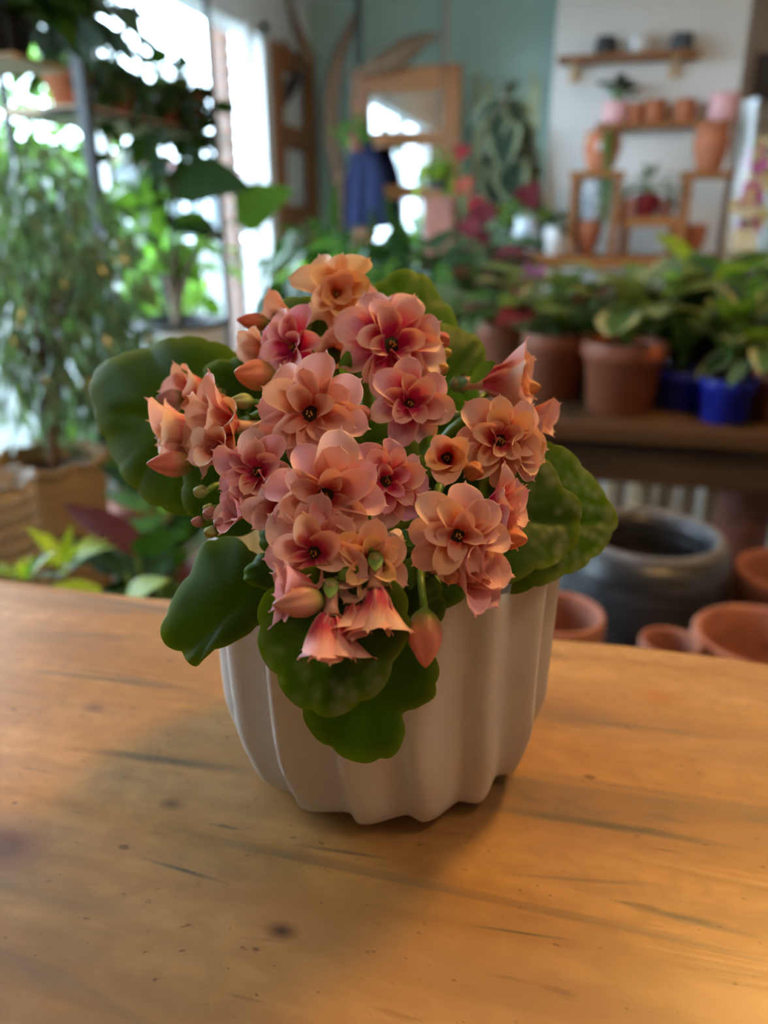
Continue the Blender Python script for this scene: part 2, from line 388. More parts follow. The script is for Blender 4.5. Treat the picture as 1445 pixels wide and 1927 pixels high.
# window: frame with mullions and panes
wf = MB().box(XW-.10, XW+.03, WY1-.07, WY1+.06, WZ0-.05, WZ1+.06).box(XW-.10, XW+.03, WY0-.06, WY1+.06, WZ1-.02, WZ1+.07).box(XW-.10, XW+.06, WY0-.06, WY1+.06, WZ0-.06, WZ0+.03)
wo = struct('window_1', wf, 'frame_white', 'tall white framed shop window with bright daylight behind the plants')
wo['label'] = 'tall white framed shop window with bright daylight behind the plants'
ys = [WY0, 1.6, 2.9, WY1-.06]
for i in range(len(ys)-1):
    struct('pane', MB().box(XW-.062, XW-.056, ys[i]+.02, ys[i+1]-.02, WZ0+.02, WZ1-.02), 'glass', None, wo)
for y in ys[1:-1]:
    struct('mullion', MB().box(XW-.085, XW-.0, y-.022, y+.022, WZ0+.02, WZ1-.02), 'frame_white', None, wo)
struct('jamb', MB().box(XW-.0, XW+.05, WY1-.30, WY1-.24, WZ0, WZ1), 'frame_white', None, wo)
struct('jamb', MB().box(XW-.0, XW+.035, WY1-.0, WY1+.03, WZ0, WZ1+.02), 'frame_white', None, wo)

# outdoors
struct('ground_outside', MB().box(-40, XW-.15, -30, 40, -.12, -.02), 'pavement', 'grey pavement outside the shop window')
bq = PX(428, 300, XW-.30); px0, py0 = bq.x, bq.y
pr = root('brick_pier', (px0, py0, -.02), 'orange brick pier outside the window beside the white frame', 'brick pier')
MB().box(px0-.044, px0+.044, py0-.044, py0+.044, -.02, 2.6).build('mortar', 'mortar', pr, smooth=False)
bk = MB().box(-.05, .05, -.05, .05, 0, .065, None, .006).mesh('brick', 'brick')
for i in range(34): ob('brick', bk, pr, Matrix.Translation((px0+.002*(i % 2), py0, i*.077)))
bl = root('house', (-24, 30, -.02), 'blue grey house across the street seen through the window', 'building')
MB().box(-27, -22, 10, 60, -.02, 3.6).build('wall', 'facade', bl, smooth=False)
MB().box(-27.2, -21.9, 9.8, 60.2, 3.6, 4.0).build('roof', 'facade_red', bl, smooth=False)
for i in range(7):
    wn = MB().box(-22.02, -21.94, 12+i*6, 15+i*6, .9, 2.8).build('window', 'frame_white', bl, smooth=False)
    MB().box(-21.95, -21.92, 12.2+i*6, 14.8+i*6, 1.0, 2.7).build('pane', 'pane_dark', wn, smooth=False)
for i, (x, y, rr, lab) in enumerate([(-5.2, 5.0, 1.0, 'street tree outside nearest the brick pier'), (-6.5, 8.8, 1.2, 'green tree outside seen beside the window frame'), (-4.6, 7.6, .7, 'light green shrub outside low behind the window'), (-4.4, 3.2, .7, 'leafy hedge shrub outside behind the left plants')]):
    t = root('tree', (x, y, -.02), lab, 'tree', 'greenery outside the window')
    low = i >= 2
    zc = .55 if low else 2.3
    MB().tube([(x, y, -.02), (x+.05, y, zc*.6), (x, y, zc)], [.09, .07, .04], 8).build('trunk', 'bark', t)
    mb = MB()
    for k in range(1300):
        q = rvec()*(.55+.45*R.random()); p = V((x, y, zc))+V((q.x*rr, q.y*rr, q.z*rr*.75))
        ll = R.uniform(.10, .2); mb.add(*LG['small'], frame(p, rvec(), rvec(), ll, ll, ll))
    tag(mb.build('crown', 'lf_bright' if low else 'lf_mid', t), kind='stuff')

# lamps (above the picture): pendant with cord, shade and bulb
for i, (p, e, c) in enumerate(LAMPS):
    p = V(p); lt = root('pendant_lamp', (p.x, p.y, ZC), ['black pendant lamp hanging above the counter plant', 'added black pendant lamp that brightens the back shelves', 'added black pendant lamp above the viewer that brightens the flowers'][i], 'lamp', 'pendant lamps')
    MB().tube([(p.x, p.y, ZC), (p.x, p.y, p.z+.16)], .004, 6).build('cord', 'metal_black', lt)
    MB().lathe([(.03, .17), (.035, .13), (.09, .08), (.15, .02), (.147, .018), (.086, .075), (.03, .125)], 32, close=False).build('shade', 'metal_black', lt, Matrix.Translation(p))
    MB().lathe([(.012, .12), (.014, .09), (.03, .06), (.034, .035), (.024, .01), (.002, .0)], 20).build('bulb', 'bulb', lt, Matrix.Translation(p))
    ld = bpy.data.lights.new('lamp_light', 'POINT'); ld.energy = e; ld.color = c; ld.shadow_soft_size = .10
    lo = bpy.data.objects.new('lamp_light', ld); COL.objects.link(lo); lo.parent = lt; lo.location = V((0, 0, p.z-.045-ZC))

# ------------------------------------------------------------------ counter
def countermat():
    m, t = nt('counter_pine'); tc = N(t, 'TexCoord')
    def nz(sc, scale, det=4.0, dist=0.0, loc=(0, 0, 0), rot=0):
        mp = N(t, 'Mapping'); mp.inputs['Scale'].default_value = sc; mp.inputs['Location'].default_value = loc; mp.inputs['Rotation'].default_value = (0, 0, rot)
        L(t, tc.outputs['Object'], mp.inputs[0]); n = N(t, 'TexNoise', i_Scale=scale, i_Detail=det, i_Distortion=dist); L(t, mp.outputs[0], n.inputs[0]); return n.outputs[0]
    g1 = nz((3.0, 28, 10), 2.0, 5.0, .9)
    c = ramp(t, [(.28, (.34, .165, .050)), (.5, (.50, .265, .085)), (.72, (.60, .345, .125))], g1)
    g2 = nz((1.2, 10, 4), 3.0, 3.0, 1.2, (3.1, 1.7, 0))
    c = mixc(t, ramp(t, [(.46, (0, 0, 0)), (.66, (.55, .55, .55))], g2), c, (.33, .17, .075))
    # grey-blue stain streaks that follow the grain
    g3 = nz((2.2, 19, 6), 2.2, 5.0, .7, (1.3, .37, 0))
    c = mixc(t, ramp(t, [(.55, (0, 0, 0)), (.63, (.7, .7, .7)), (.8, (.9, .9, .9))], g3), c, (.10, .085, .065))
    g5 = nz((16, 120, 30), 2.0, 3.0, .2, (.2, .9, 0))
    c = mixc(t, ramp(t, [(.66, (0, 0, 0)), (.74, (.6, .6, .6))], g5), c, (.12, .06, .03))
    # mottling and fine dirt in the varnish
    g6 = nz((60, 90, 60), 2.0, 6.0, .3, (7, 3, 0)); g7 = nz((14, 26, 14), 2.0, 4.0, .6, (2, 8, 0))
    c = mixc(t, ramp(t, [(.40, (.38, .38, .38)), (.60, (0, 0, 0))], g6), c, (.30, .145, .045))
    c = mixc(t, ramp(t, [(.36, (.45, .45, .45)), (.58, (0, 0, 0))], g7), c, (.36, .17, .05))
    g8 = nz((150, 240, 150), 2.0, 3.0, .2, (1, 5, 0))
    c = mixc(t, ramp(t, [(.68, (0, 0, 0)), (.74, (.75, .75, .75))], g8), c, (.14, .065, .025))
    # pin holes and specks
    vo = N(t, 'TexVoronoi', feature='F1', i_Scale=70.0); mp = N(t, 'Mapping'); mp.inputs['Scale'].default_value = (.8, 1.4, 1); L(t, tc.outputs['Object'], mp.inputs[0]); L(t, mp.outputs[0], vo.inputs[0])
    cl = N(t, 'SeparateXYZ'); L(t, vo.outputs['Color'], cl.inputs[0])
    th = N(t, 'Math', operation='MULTIPLY'); L(t, cl.outputs[0], th.inputs[0]); L(t, cl.outputs[1], th.inputs[1])
    su = N(t, 'Math', operation='SUBTRACT'); th2 = N(t, 'Math', operation='MULTIPLY'); L(t, th.outputs[0], th2.inputs[0]); th2.inputs[1].default_value = .16
    L(t, th2.outputs[0], su.inputs[0]); L(t, vo.outputs['Distance'], su.inputs[1])
    c = mixc(t, ramp(t, [(.0, (0, 0, 0)), (.04, (.7, .7, .7))], su.outputs[0]), c, (.10, .045, .02))
    for (kx, ky, rr, kc) in [(0, 1590, .009, (.17, .06, .025)), (1238, 1310, .004, (.38, .15, .03)), (530, 1752, .0006, (.05, .02, .01)), (178, 1332, .0011, (.2, .09, .04)), (322, 1513, .0010, (.16, .07, .03))]:
        k = PZ(kx, ky, ZT); sb = N(t, 'Vector' 'Math', operation='SUBTRACT'); L(t, tc.outputs['Object'], sb.inputs[0]); sb.inputs[1].default_value = k
        sc2 = N(t, 'Vector' 'Math', operation='MULTIPLY'); L(t, sb.outputs[0], sc2.inputs[0]); sc2.inputs[1].default_value = (.75, 1.2, 0)
        ln = N(t, 'Vector' 'Math', operation='LENGTH'); L(t, sc2.outputs[0], ln.inputs[0])
        c = mixc(t, ramp(t, [(rr*.4, (1, 1, 1)), (rr*1.5, (0, 0, 0))], ln.outputs['Value']), c, kc)
    # dark stain streaks along the grain, where the board has them
    wob = nz((9, 60, 10), 2.0, 4.0, .4, (5, 1, 0))
    for (ax, ay, bx, by, wd, st) in [(900, 1520, 1460, 1606, .0030, .85), (-10, 1256, 430, 1303, .0024, .8), (110, 1408, 510, 1452, .0024, .75), (1130, 1690, 1460, 1765, .0018, .8), (255, 1612, 440, 1666, .0009, .9), (540, 1588, 760, 1622, .0009, .8), (850, 1735, 1110, 1775, .0006, .8), (1010, 1345, 1445, 1395, .0034, .45), (-20, 1190, 330, 1205, .0028, .4), (380, 1548, 470, 1565, .0007, .8), (900, 1640, 1300, 1668, .0010, .45)]:
        A, B = PZ(ax, ay, ZT), PZ(bx, by, ZT); dv = (B-A); ln_ = dv.length; dv.normalize(); pv = V((-dv.y, dv.x, 0)); md = (A+B)/2
        sb = N(t, 'Vector' 'Math', operation='SUBTRACT'); L(t, tc.outputs['Object'], sb.inputs[0]); sb.inputs[1].default_value = md
        d1 = N(t, 'Vector' 'Math', operation='DOT_PRODUCT'); L(t, sb.outputs[0], d1.inputs[0]); d1.inputs[1].default_value = dv*(2/ln_)
        d2 = N(t, 'Vector' 'Math', operation='DOT_PRODUCT'); L(t, sb.outputs[0], d2.inputs[0]); d2.inputs[1].default_value = pv/wd
        wm = N(t, 'Math', operation='MULTIPLY_ADD'); L(t, wob, wm.inputs[0]); wm.inputs[1].default_value = 3.2; L(t, d2.outputs['Value'], wm.inputs[2])
        ws_ = N(t, 'Math', operation='SUBTRACT'); L(t, wm.outputs[0], ws_.inputs[0]); ws_.inputs[1].default_value = 1.6
        cb_ = N(t, 'CombineXYZ'); L(t, d1.outputs['Value'], cb_.inputs[0]); L(t, ws_.outputs[0], cb_.inputs[1])
        le = N(t, 'Vector' 'Math', operation='LENGTH'); L(t, cb_.outputs[0], le.inputs[0])
        c = mixc(t, ramp(t, [(.15, (st, st, st)), (.95, (0, 0, 0))], le.outputs['Value']), c, (.085, .070, .050))
    # fine scratches
    s1 = nz((4, 260, 1), 2.0, 2.0, .3, (0, 0, 0), radians(52)); s2 = nz((5, 300, 1), 2.0, 2.0, .3, (4, 2, 0), radians(-35))
    sm = N(t, 'Math', operation='MAXIMUM'); L(t, s1, sm.inputs[0]); L(t, s2, sm.inputs[1])
    c = mixc(t, ramp(t, [(.72, (0, 0, 0)), (.80, (.45, .45, .45))], sm.outputs[0]), c, (.22, .11, .04))
    ro = ramp(t, [(.3, (.30, .30, .30)), (.7, (.44, .44, .44))], g2)
    return finish(m, t, c, ro, .45, 0, (g1, .06, .004))
M['counter'] = countermat()
YE = 0.364*S
ct = root('shop_counter', (0.2, YE-.35, 0), 'varnished knotty pine counter with grey stained grain under the flowering plant', 'counter')
tb = MB(); nx = 64; X0, X1, Y0 = -.75, 1.25, -.45
def yedge(x):
    return YE+.0022*sin(x*17+.4)+.0012*sin(x*41)-.010*max(0, min(1, (-.10-x)/.16))**1.2
rows = []
prof = [(Y0, -.045, 0), (Y0, 0, 0)]
for i in range(nx+1):
    x = X0+(X1-X0)*i/nx; ye = yedge(x)
    rows.append([(x, Y0, ZT-.045), (x, Y0, ZT-.004), (x, Y0+.004, ZT), (x, -.2, ZT), (x, 0, ZT), (x, ye-.02, ZT), (x, ye-.006, ZT-.0006), (x, ye-.0015, ZT-.003), (x, ye, ZT-.008), (x, ye-.002, ZT-.030), (x, ye-.010, ZT-.045)])
k = len(rows[0])
tb.add([p for r in rows for p in r], [(i*k+j, (i+1)*k+j, (i+1)*k+(j+1) % k, i*k+(j+1) % k) for i in range(nx) for j in range(k)]+[tuple(range(k)), tuple(nx*k+j for j in range(k))[::-1]])
tb.build('counter_top', 'counter', ct)
MB().box(X0+.06, X1-.06, Y0+.10, YE-.06, 0, ZT-.045).build('counter_base', 'wood_dark', ct, smooth=False)

# ------------------------------------------------------------------ fluted pot
PC = V((-sin(YAW)*.266*S, cos(YAW)*.266*S, ZT)) + RT*(.0004*S)
PH, PR = .094*S, .0617*S
def potmat():
    m, t = nt('white_ceramic'); tc = N(t, 'TexCoord'); n = N(t, 'TexNoise', i_Scale=60.0, i_Detail=3.0); L(t, tc.outputs['Object'], n.inputs[0])
    return finish(m, t, ramp(t, [(.3, (.61, .59, .57)), (.7, (.67, .65, .63))], n.outputs[0]), .42, .45, 0, (n.outputs[0], .03, .002))
M['ceramic'] = potmat()
NFL = 16
def flute(a, t):
    """asymmetric pleat: steep on one flank, long on the other, drifting with height"""
    ph = (a*NFL/(2*pi)+.20*sin(2.6*t+.6)+.35*(t-.4)) % 1.0
    x = ph/.24 if ph < .24 else (1-ph)/.76
    x = max(0, min(1, x)); return .5-.5*cos(pi*x)
prof = []
for i in range(23):
    t = i/22
    r = PR*(.845+.155*min(1, (t/.30))**.55*.80+.155*.20*t) if t > 0 else PR*.80
    prof.append((r, .0022+(PH-.0022)*t))
no = len(prof)
inner = [(PR-.0052, PH-.0004), (PR-.0062, PH-.004), (PR-.0075, PH*.6), (PR-.010, PH*.2), (PR*.4, PH*.12)]
def potfn(r, z, a, i):
    if i < no:
        t = i/(no-1); amp = .125*(.6+.4*min(1, t*4)); return r*(1-amp*.55+amp*flute(a, t))
    if i < no+2: return r+.0012*flute(a, 1)
    return r
fp = root('fluted_pot', PC, 'white ceramic pot with wavy vertical flutes holding the kalanchoe', 'pot')
MB().lathe(prof+inner, 256, fn=potfn).build('pot_body', 'ceramic', fp, Matrix.Translation(PC))
MB().lathe([(PR*.66, 0), (PR*.70, .0006), (PR*.70, .0032)], 64).build('foot_ring', 'ceramic', fp, Matrix.Translation(PC))

# ------------------------------------------------------------------ kalanchoe
def kleafmat(name, pale):
    m, t = nt(name); uv = N(t, 'UVMap'); sp = N(t, 'SeparateXYZ'); L(t, uv.outputs[0], sp.inputs[0]); tc = N(t, 'TexCoord')
    n = N(t, 'TexNoise', i_Scale=45.0, i_Detail=3.0); L(t, tc.outputs['Object'], n.inputs[0])
    c = ramp(t, [(.3, (.028, .078, .002)), (.7, (.050, .125, .003))], n.outputs[0])
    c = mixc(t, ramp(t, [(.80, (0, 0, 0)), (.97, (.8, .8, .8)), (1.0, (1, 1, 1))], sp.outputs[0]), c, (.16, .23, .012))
    vo = N(t, 'TexVoronoi', feature='SMOOTH_F1', i_Scale=330.0); L(t, tc.outputs['Object'], vo.inputs[0])
    vr = ramp(t, [(.15, (1, 1, 1)), (.55, (0, 0, 0))], vo.outputs['Distance'])
    if pale:
        # waxy papillae, their glare painted pale into the colour towards the outer half
        mk = ramp(t, [(.35, (0, 0, 0)), (.75, (1, 1, 1))], n.outputs[0])
        ml = N(t, 'Math', operation='MULTIPLY'); L(t, vr, ml.inputs[0]); L(t, sp.outputs[1], ml.inputs[1])
        m2 = N(t, 'Math', operation='MULTIPLY'); L(t, ml.outputs[0], m2.inputs[0]); m2.inputs[1].default_value = .75
        c = mixc(t, m2.outputs[0], c, (.30, .34, .20))
    return finish(m, t, c, .5, .14, 0, (vr, .22 if pale else .10, .0006), (.32, .46, .004), .40, 0)
M['kleaf'] = kleafmat('kalanchoe_leaf', False); M['kleaf_pale'] = kleafmat('kalanchoe_leaf_waxy_glare', True)
def petalmat():
    m, t = nt('kalanchoe_petal'); oi = N(t, 'ObjectInfo'); uv = N(t, 'UVMap'); sp = N(t, 'SeparateXYZ'); L(t, uv.outputs[0], sp.inputs[0])
    mp = N(t, 'Mapping'); mp.inputs['Scale'].default_value = (9, 1.2, 1); L(t, uv.outputs[0], mp.inputs[0])
    n = N(t, 'TexNoise', i_Scale=1.6, i_Detail=3.0); L(t, mp.outputs[0], n.inputs[0])
    a = N(t, 'Math', operation='MULTIPLY_ADD'); L(t, n.outputs[0], a.inputs[0]); a.inputs[1].default_value = .50; L(t, sp.outputs[1], a.inputs[2])
    al = N(t, 'Math', operation='MULTIPLY_ADD'); L(t, oi.outputs['Alpha'], al.inputs[0]); al.inputs[1].default_value = -.34; L(t, a.outputs[0], al.inputs[2])
    tip = oi.outputs['Color']
    warm = mixc(t, 1.0, tip, (1.04, .90, .62), 'MULTIPLY')
    c = mixc(t, ramp(t, [(.55, (0, 0, 0)), (1.05, (1, 1, 1))], a.outputs[0]), warm, tip)
    core = mixc(t, oi.outputs['Alpha'], (.78, .20, .05), (.70, .020, .19))
    c = mixc(t, ramp(t, [(.30, (1, 1, 1)), (.68, (0, 0, 0))], al.outputs[0]), c, core)
    ab = N(t, 'Math', operation='ABSOLUTE'); L(t, sp.outputs[0], ab.inputs[0])
    c = mixc(t, ramp(t, [(.72, (0, 0, 0)), (1.0, (.6, .6, .6))], ab.outputs[0]), c, (.95, .68, .54))
    tc = mixc(t, 1.0, c, (1.0, .85, .7), 'MULTIPLY')
    return finish(m, t, c, .50, .35, 0, (n.outputs[0], .08, .001), tc, .30)
M['petal'] = petalmat()
def budmat():
    m, t = nt('kalanchoe_bud'); oi = N(t, 'ObjectInfo'); uv = N(t, 'UVMap'); sp = N(t, 'SeparateXYZ'); L(t, uv.outputs[0], sp.inputs[0])
    n = N(t, 'TexNoise', i_Scale=5.0, i_Detail=3.0); L(t, uv.outputs[0], n.inputs[0])
    a = N(t, 'Math', operation='MULTIPLY_ADD'); L(t, n.outputs[0], a.inputs[0]); a.inputs[1].default_value = .25; L(t, sp.outputs[1], a.inputs[2])
    c = mixc(t, ramp(t, [(.22, (1, 1, 1)), (.62, (0, 0, 0))], a.outputs[0]), oi.outputs['Color'], (.16, .22, .03))
    return finish(m, t, c, .42, .4, 0, (n.outputs[0], .05, .001), c, .12)
M['bud'] = budmat()
M['kstem'] = plain('kalanchoe_stem', (.13, .26, .025), .42, .2, 60)
M['sepal'] = plain('kalanchoe_sepal', (.12, .24, .03), .42, .2, 60)
M['heart'] = plain('flower_heart', (.05, .045, .008), .6, .3, 200)
M['anther'] = plain('yellow_anther', (.72, .42, .10), .6, .2, 200)
ZR = ZT+PH
kp = root('kalanchoe_plant', PC+V((0, 0, PH*.8)), 'kalanchoe plant with double peach pink flowers and fleshy green leaves', 'plant')
MB().lathe([(PR*.80, -.006), (PR*.79, 0), (PR*.4, .002), (.0005, .0025)], 40).build('soil', 'soil', kp, Matrix.Translation(PC+V((0, 0, PH*.80))))
def catmull(P, n):
    out = []; k = len(P)
    for i in range(k):
        a, b, c, d = P[i-1], P[i], P[(i+1) % k], P[(i+2) % k]
        for j in range(n):
            t = j/n; out.append(.5*((2*b)+(c-a)*t+(2*a-5*b+4*c-d)*t*t+(3*b-a-3*c+d)*t*t*t))
    return out
def kleaf(pts, base, tip, depth, nc, cup=.004, wave=.0015, th=.0022, fold=None, mat='kleaf', ph=0, cren=.0010, bend=0.0):
    """fleshy scalloped leaf: outline on a tilted plane, then cupped, waved and given thickness"""
    A = PD(*base, depth); Nn = (RT*nc[0]+UP*nc[1]-FW*sqrt(max(.05, 1-nc[0]**2-nc[1]**2))).normalized()
    def prj(p): d = DR(*p); return CP+d*((A-CP).dot(Nn)/d.dot(Nn))
    O = catmull([prj(p) for p in pts], 9); n = len(O)
    b, tp = prj(base), prj(tip); c = b.lerp(tp, .5); ax = (tp-b).normalized(); ay = Nn.cross(ax); ln = (tp-b).length
    per = sum((O[i]-O[i-1]).length for i in range(n)); ncr = max(8, int(per/.011)); acc = 0
    O2 = []
    for i, o in enumerate(O):
        acc += (o-O[i-1]).length; out = (o-c).normalized()
        near = min(1, (o-b).length/(.35*ln))
        O2.append(o-out*cren*near*(1-abs(sin(pi*acc/per*ncr)))**2)
    if fold: f0, f1 = prj(fold[0]), prj(fold[1]); fd = (f1-f0).normalized(); fn = Nn.cross(fd)
    rings = [1, .985, .95, .89, .8, .69, .57, .45, .33, .22, .11]
    def disp(p, r, a):
        q = p-c; x = q.dot(ax)/ln; y = q.dot(ay)
        h = cup*(r*r) + .45*wave*r*r*sin(3*a+ph)+.2*wave*r**3*sin(7*a+ph*2)
        h -= .0011*exp(-(y/.0022)**2)*(1-r**3)
        h -= bend*(x+.5)**2*ln
        h += .0004*sin(p.x*260+ph)*sin(p.z*230+p.y*190)*r
        if fold:
            s = (p-f0).dot(fn); h += fold[2]*max(0, s*fold[3]); h += fold[2]*.25*max(0, -s*fold[3])
        return h
    v, uv, f = [], [], []
    for side in (0, 1):
        for ri, r in enumerate(rings):
            for i in range(n):
                p = c.lerp(O2[i], r); a = 2*pi*i/n
                half = th*.5*(1-r**5)+.0002
                v.append(p+Nn*(disp(p, r, a)+(half if side == 0 else -half))); x = (p-c).dot(ax)/ln+.5
                uv.append((r, max(0, min(1, (x-.35)*2.2))))
        v.append(c+Nn*(disp(c, 0, 0)+(th*.5 if side == 0 else -th*.5))); uv.append((0, .3))
    m = n*len(rings)+1
    for side in (0, 1):
        o = side*m
        for ri in range(len(rings)-1):
            for i in range(n):
                q = (o+ri*n+i, o+ri*n+(i+1) % n, o+(ri+1)*n+(i+1) % n, o+(ri+1)*n+i)
                f.append(q if side == 0 else q[::-1])
        for i in range(n):
            q = (o+(len(rings)-1)*n+i, o+(len(rings)-1)*n+(i+1) % n, o+m-1); f.append(q if side == 0 else q[::-1])
    for i in range(n): f.append((i, m+i, m+(i+1) % n, (i+1) % n))
    lf = MB().add(v, f, uv).build('leaf', mat, kp)
    # stalk from the leaf base into the middle of the plant
    hub = PC+V((0, 0, PH*.82)); b2 = b-Nn*.001
    st = MB().tube(bez(b2, (b2+hub)*.5+V((0, 0, .012)), hub+(b2-hub)*.12, 6), .0021, 8)
    return lf, st, b2
LEAVES = [
 # big upper left
 dict(pts=[(470, 690), (400, 632), (330, 618), (255, 632), (192, 652), (150, 688), (152, 745), (174, 815), (206, 878), (255, 932), (318, 962), (390, 968), (440, 930), (490, 850)], base=(520, 800), tip=(190, 770), depth=.226, nc=(-.15, .25), cup=-.004, wave=.0022, ph=.4, bend=.05),
 dict(pts=[(520, 720), (455, 668), (415, 668), (385, 685), (378, 715), (395, 760), (430, 850), (500, 800)], base=(520, 770), tip=(390, 700), depth=.221, nc=(-.1, .3), cup=-.002, ph=1.2),
 dict(pts=[(700, 560), (712, 520), (755, 499), (800, 508), (835, 545), (862, 590), (866, 640), (800, 690), (730, 660)], base=(735, 680), tip=(805, 510), depth=.232, nc=(.2, .25), cup=-.003, ph=2.2),
 dict(pts=[(790, 640), (820, 603), (855, 600), (900, 622), (922, 665), (915, 730), (895, 800), (850, 845), (780, 820), (770, 720)], base=(790, 790), tip=(905, 640), depth=.222, nc=(.25, .25), cup=-.003, ph=.9),
 # right pair
 dict(pts=[(930, 870), (1010, 834), (1075, 860), (1125, 915), (1156, 970), (1148, 1015), (1105, 1062), (1030, 1098), (945, 1120), (900, 1050)], base=(905, 980), tip=(1150, 985), depth=.203, nc=(.30, .25), cup=.003, ph=.1, bend=.06, mat='kleaf_pale'),
 dict(pts=[(905, 860), (975, 828), (1022, 862), (1052, 908), (1090, 950), (1093, 1000), (1062, 1050), (1000, 1082), (930, 1100), (890, 1020)], base=(890, 970), tip=(1085, 985), depth=.193, nc=(.25, .30), cup=.002, ph=1.7, bend=.05, mat='kleaf_pale'),
 # lower left, folded along its midrib
 dict(pts=[(470, 1030), (430, 1010), (385, 1020), (358, 1062), (330, 1112), (305, 1165), (306, 1208), (338, 1232), (362, 1252), (385, 1238), (440, 1205), (500, 1160), (520, 1090)], base=(505, 1070), tip=(345, 1235), depth=.190, nc=(-.25, .42), cup=.001, ph=.6, fold=((492, 1062), (368, 1222), -.25, 1), bend=.05),
 dict(pts=[(530, 1045), (490, 1040), (462, 1062), (458, 1090), (485, 1105), (530, 1110), (560, 1080)], base=(560, 1075), tip=(462, 1080), depth=.184, nc=(-.2, .3), cup=-.001, ph=.2, cren=.0003),
 # front pair hanging over the pot
 dict(pts=[(520, 1100), (488, 1145), (488, 1205), (515, 1265), (555, 1318), (607, 1347), (660, 1335), (715, 1300), (752, 1235), (775, 1160), (740, 1090), (620, 1060)], base=(660, 1070), tip=(600, 1340), depth=.163, nc=(-.05, .10), cup=.002, ph=2.8, mat='kleaf_pale', bend=-.03),
 dict(pts=[(600, 1150), (560, 1250), (562, 1330), (588, 1385), (635, 1420), (690, 1437), (738, 1425), (762, 1385), (764, 1345), (790, 1332), (820, 1310), (828, 1265), (812, 1225), (770, 1180), (700, 1140)], base=(690, 1130), tip=(690, 1432), depth=.171, nc=(.0, .05), cup=-.001, ph=1.1, bend=-.02),
]
# inner leaves under the flowers
for (x, y, sx, sy, d, tl) in [(600, 1000, 120, 60, .192, -.2), (800, 1060, 110, 90, .185, .2), (690, 880, 130, 110, .205, 0), (860, 900, 100, 90, .205, .2), (430, 900, 90, 110, .214, .05), (540, 850, 90, 80, .212, -.1), (560, 640, 90, 90, .222, -.2), (760, 1120, 80, 90, .180, .1)]:
    LEAVES.append(dict(pts=[(x+sx*cos(a)*(1+.08*sin(3*a)), y+sy*sin(a)) for a in [i*pi/6 for i in range(12)]], base=(x-tl*sx, y-sy*.3), tip=(x+tl*sx*2, y+sy*.9), depth=d, nc=(tl, .35), cup=-.002, ph=x*.1))
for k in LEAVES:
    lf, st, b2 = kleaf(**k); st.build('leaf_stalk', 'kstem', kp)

# petals, buds
def petalgeo(W, cup, rec, tipp=.1, nl=12, nw=6, tw=0.0):
    v, uv = [], []
    TS = [0, .1, .2, .32, .44, .56, .66, .75, .82, .88, .93, .965, .99, 1.05]; nl = len(TS)-1
    base = lambda q: W*(.30*(1-q)**2+sin(pi*min(1, q**1.1*.80+.02))**.62)
    for i in range(nl+1):
        t = TS[i]; s = t
        hwid = base(s) if s < .7 else base(.7)*sqrt(max(0, 1-((min(s, .99)-.7)/.30)**2))**1.0
        if s > .98: hwid = .045 if s < 1 else .004
        y = t*(1-.04*rec*t); z0 = -rec*max(0, t-.3)**2
        for j in range(nw+1):
            u = -1+2*j/nw; x = u*hwid
            v.append((x+tw*t*t, y-.03*u*u*t, z0+cup*(x/W)**2*(.4+.6*sin(pi*t))*W+.012*sin(7*t+3*u))); uv.append((u, t))
    f = [(i*(nw+1)+j, i*(nw+1)+j+1, (i+1)*(nw+1)+j+1, (i+1)*(nw+1)+j) for i in range(nl) for j in range(nw)]
    return v, f, uv
PET = [MB().add(*petalgeo(W, c, r, tw=tw)).mesh('petal', 'petal') for W, c, r, tw in [(.345, .7, .26, .02), (.325, .85, .12, -.03), (.35, .6, .34, .0), (.34, 1.0, .02, .04), (.31, 1.1, -.14, -.02)]]
def budgeo(tipo=1.0, rid=.22, seg=32, n=14):
    v, uv, f = [], [], []
    for i in range(n+1):
        t = i/n; rr = .30*(sin(pi*min(.995, t**.9*.97+.025)))**.62*(1-.25*t**4)
        for k in range(seg):
            a = 2*pi*k/seg; q = rr*(1-rid*abs(sin(2*a+1.6*t))**3*(.3+t)); v.append((q*cos(a), q*sin(a), t)); uv.append((k/seg, t))
    f = [(i*seg+k, i*seg+(k+1) % seg, (i+1)*seg+(k+1) % seg, (i+1)*seg+k) for i in range(n) for k in range(seg)]
    return v, f+[tuple(range(seg))[::-1], tuple(n*seg+k for k in range(seg))], uv
BUD = MB().add(*budgeo()).mesh('bud', 'bud')
def tubegeo():
    mb = MB(); mb.lathe([(.06, -.62), (.13, -.56), (.15, -.45), (.12, -.30), (.12, -.12), (.15, .0), (.10, .03), (.02, .02)], 16); return mb
TUBE = tubegeo().mesh('flower_tube', 'bud')
SEP = MB()
for k in range(4):
    a = k*pi/2; o = V((cos(a), sin(a), 0)); SEP.add(*LG['ovate'], frame(o*.09+V((0, 0, -.60)), o*.30+V((0, 0, 1)), -o+V((0, 0, .3)), .42, .42, .42))
SEPAL = SEP.mesh('sepal_ring', 'sepal')
HE = MB().lathe([(.16, .03), (.15, .07), (.09, .06), (.04, .12), (.012, .13)], 12)
HEART = HE.mesh('flower_heart', 'heart')
AN = MB()
for k in range(6):
    a = k*2.4; rr = .035+.012*(k % 3); p = V((cos(a)*rr, sin(a)*rr, .12+.03*(k % 3)))
    AN.tube([p*.6, p, p+V((0, 0, .02)), p+V((0, 0, .045)), p+V((0, 0, .06))], [.006, .006, .018, .018, .004], 6)
ANTH = AN.mesh('anther', 'anther')
def fdepth(px, py):
    q = ((px-665)/420)**2+((py-880)/420)**2
    return .213-.040*((py-880)/400)-.036*sqrt(max(0, 1-q))
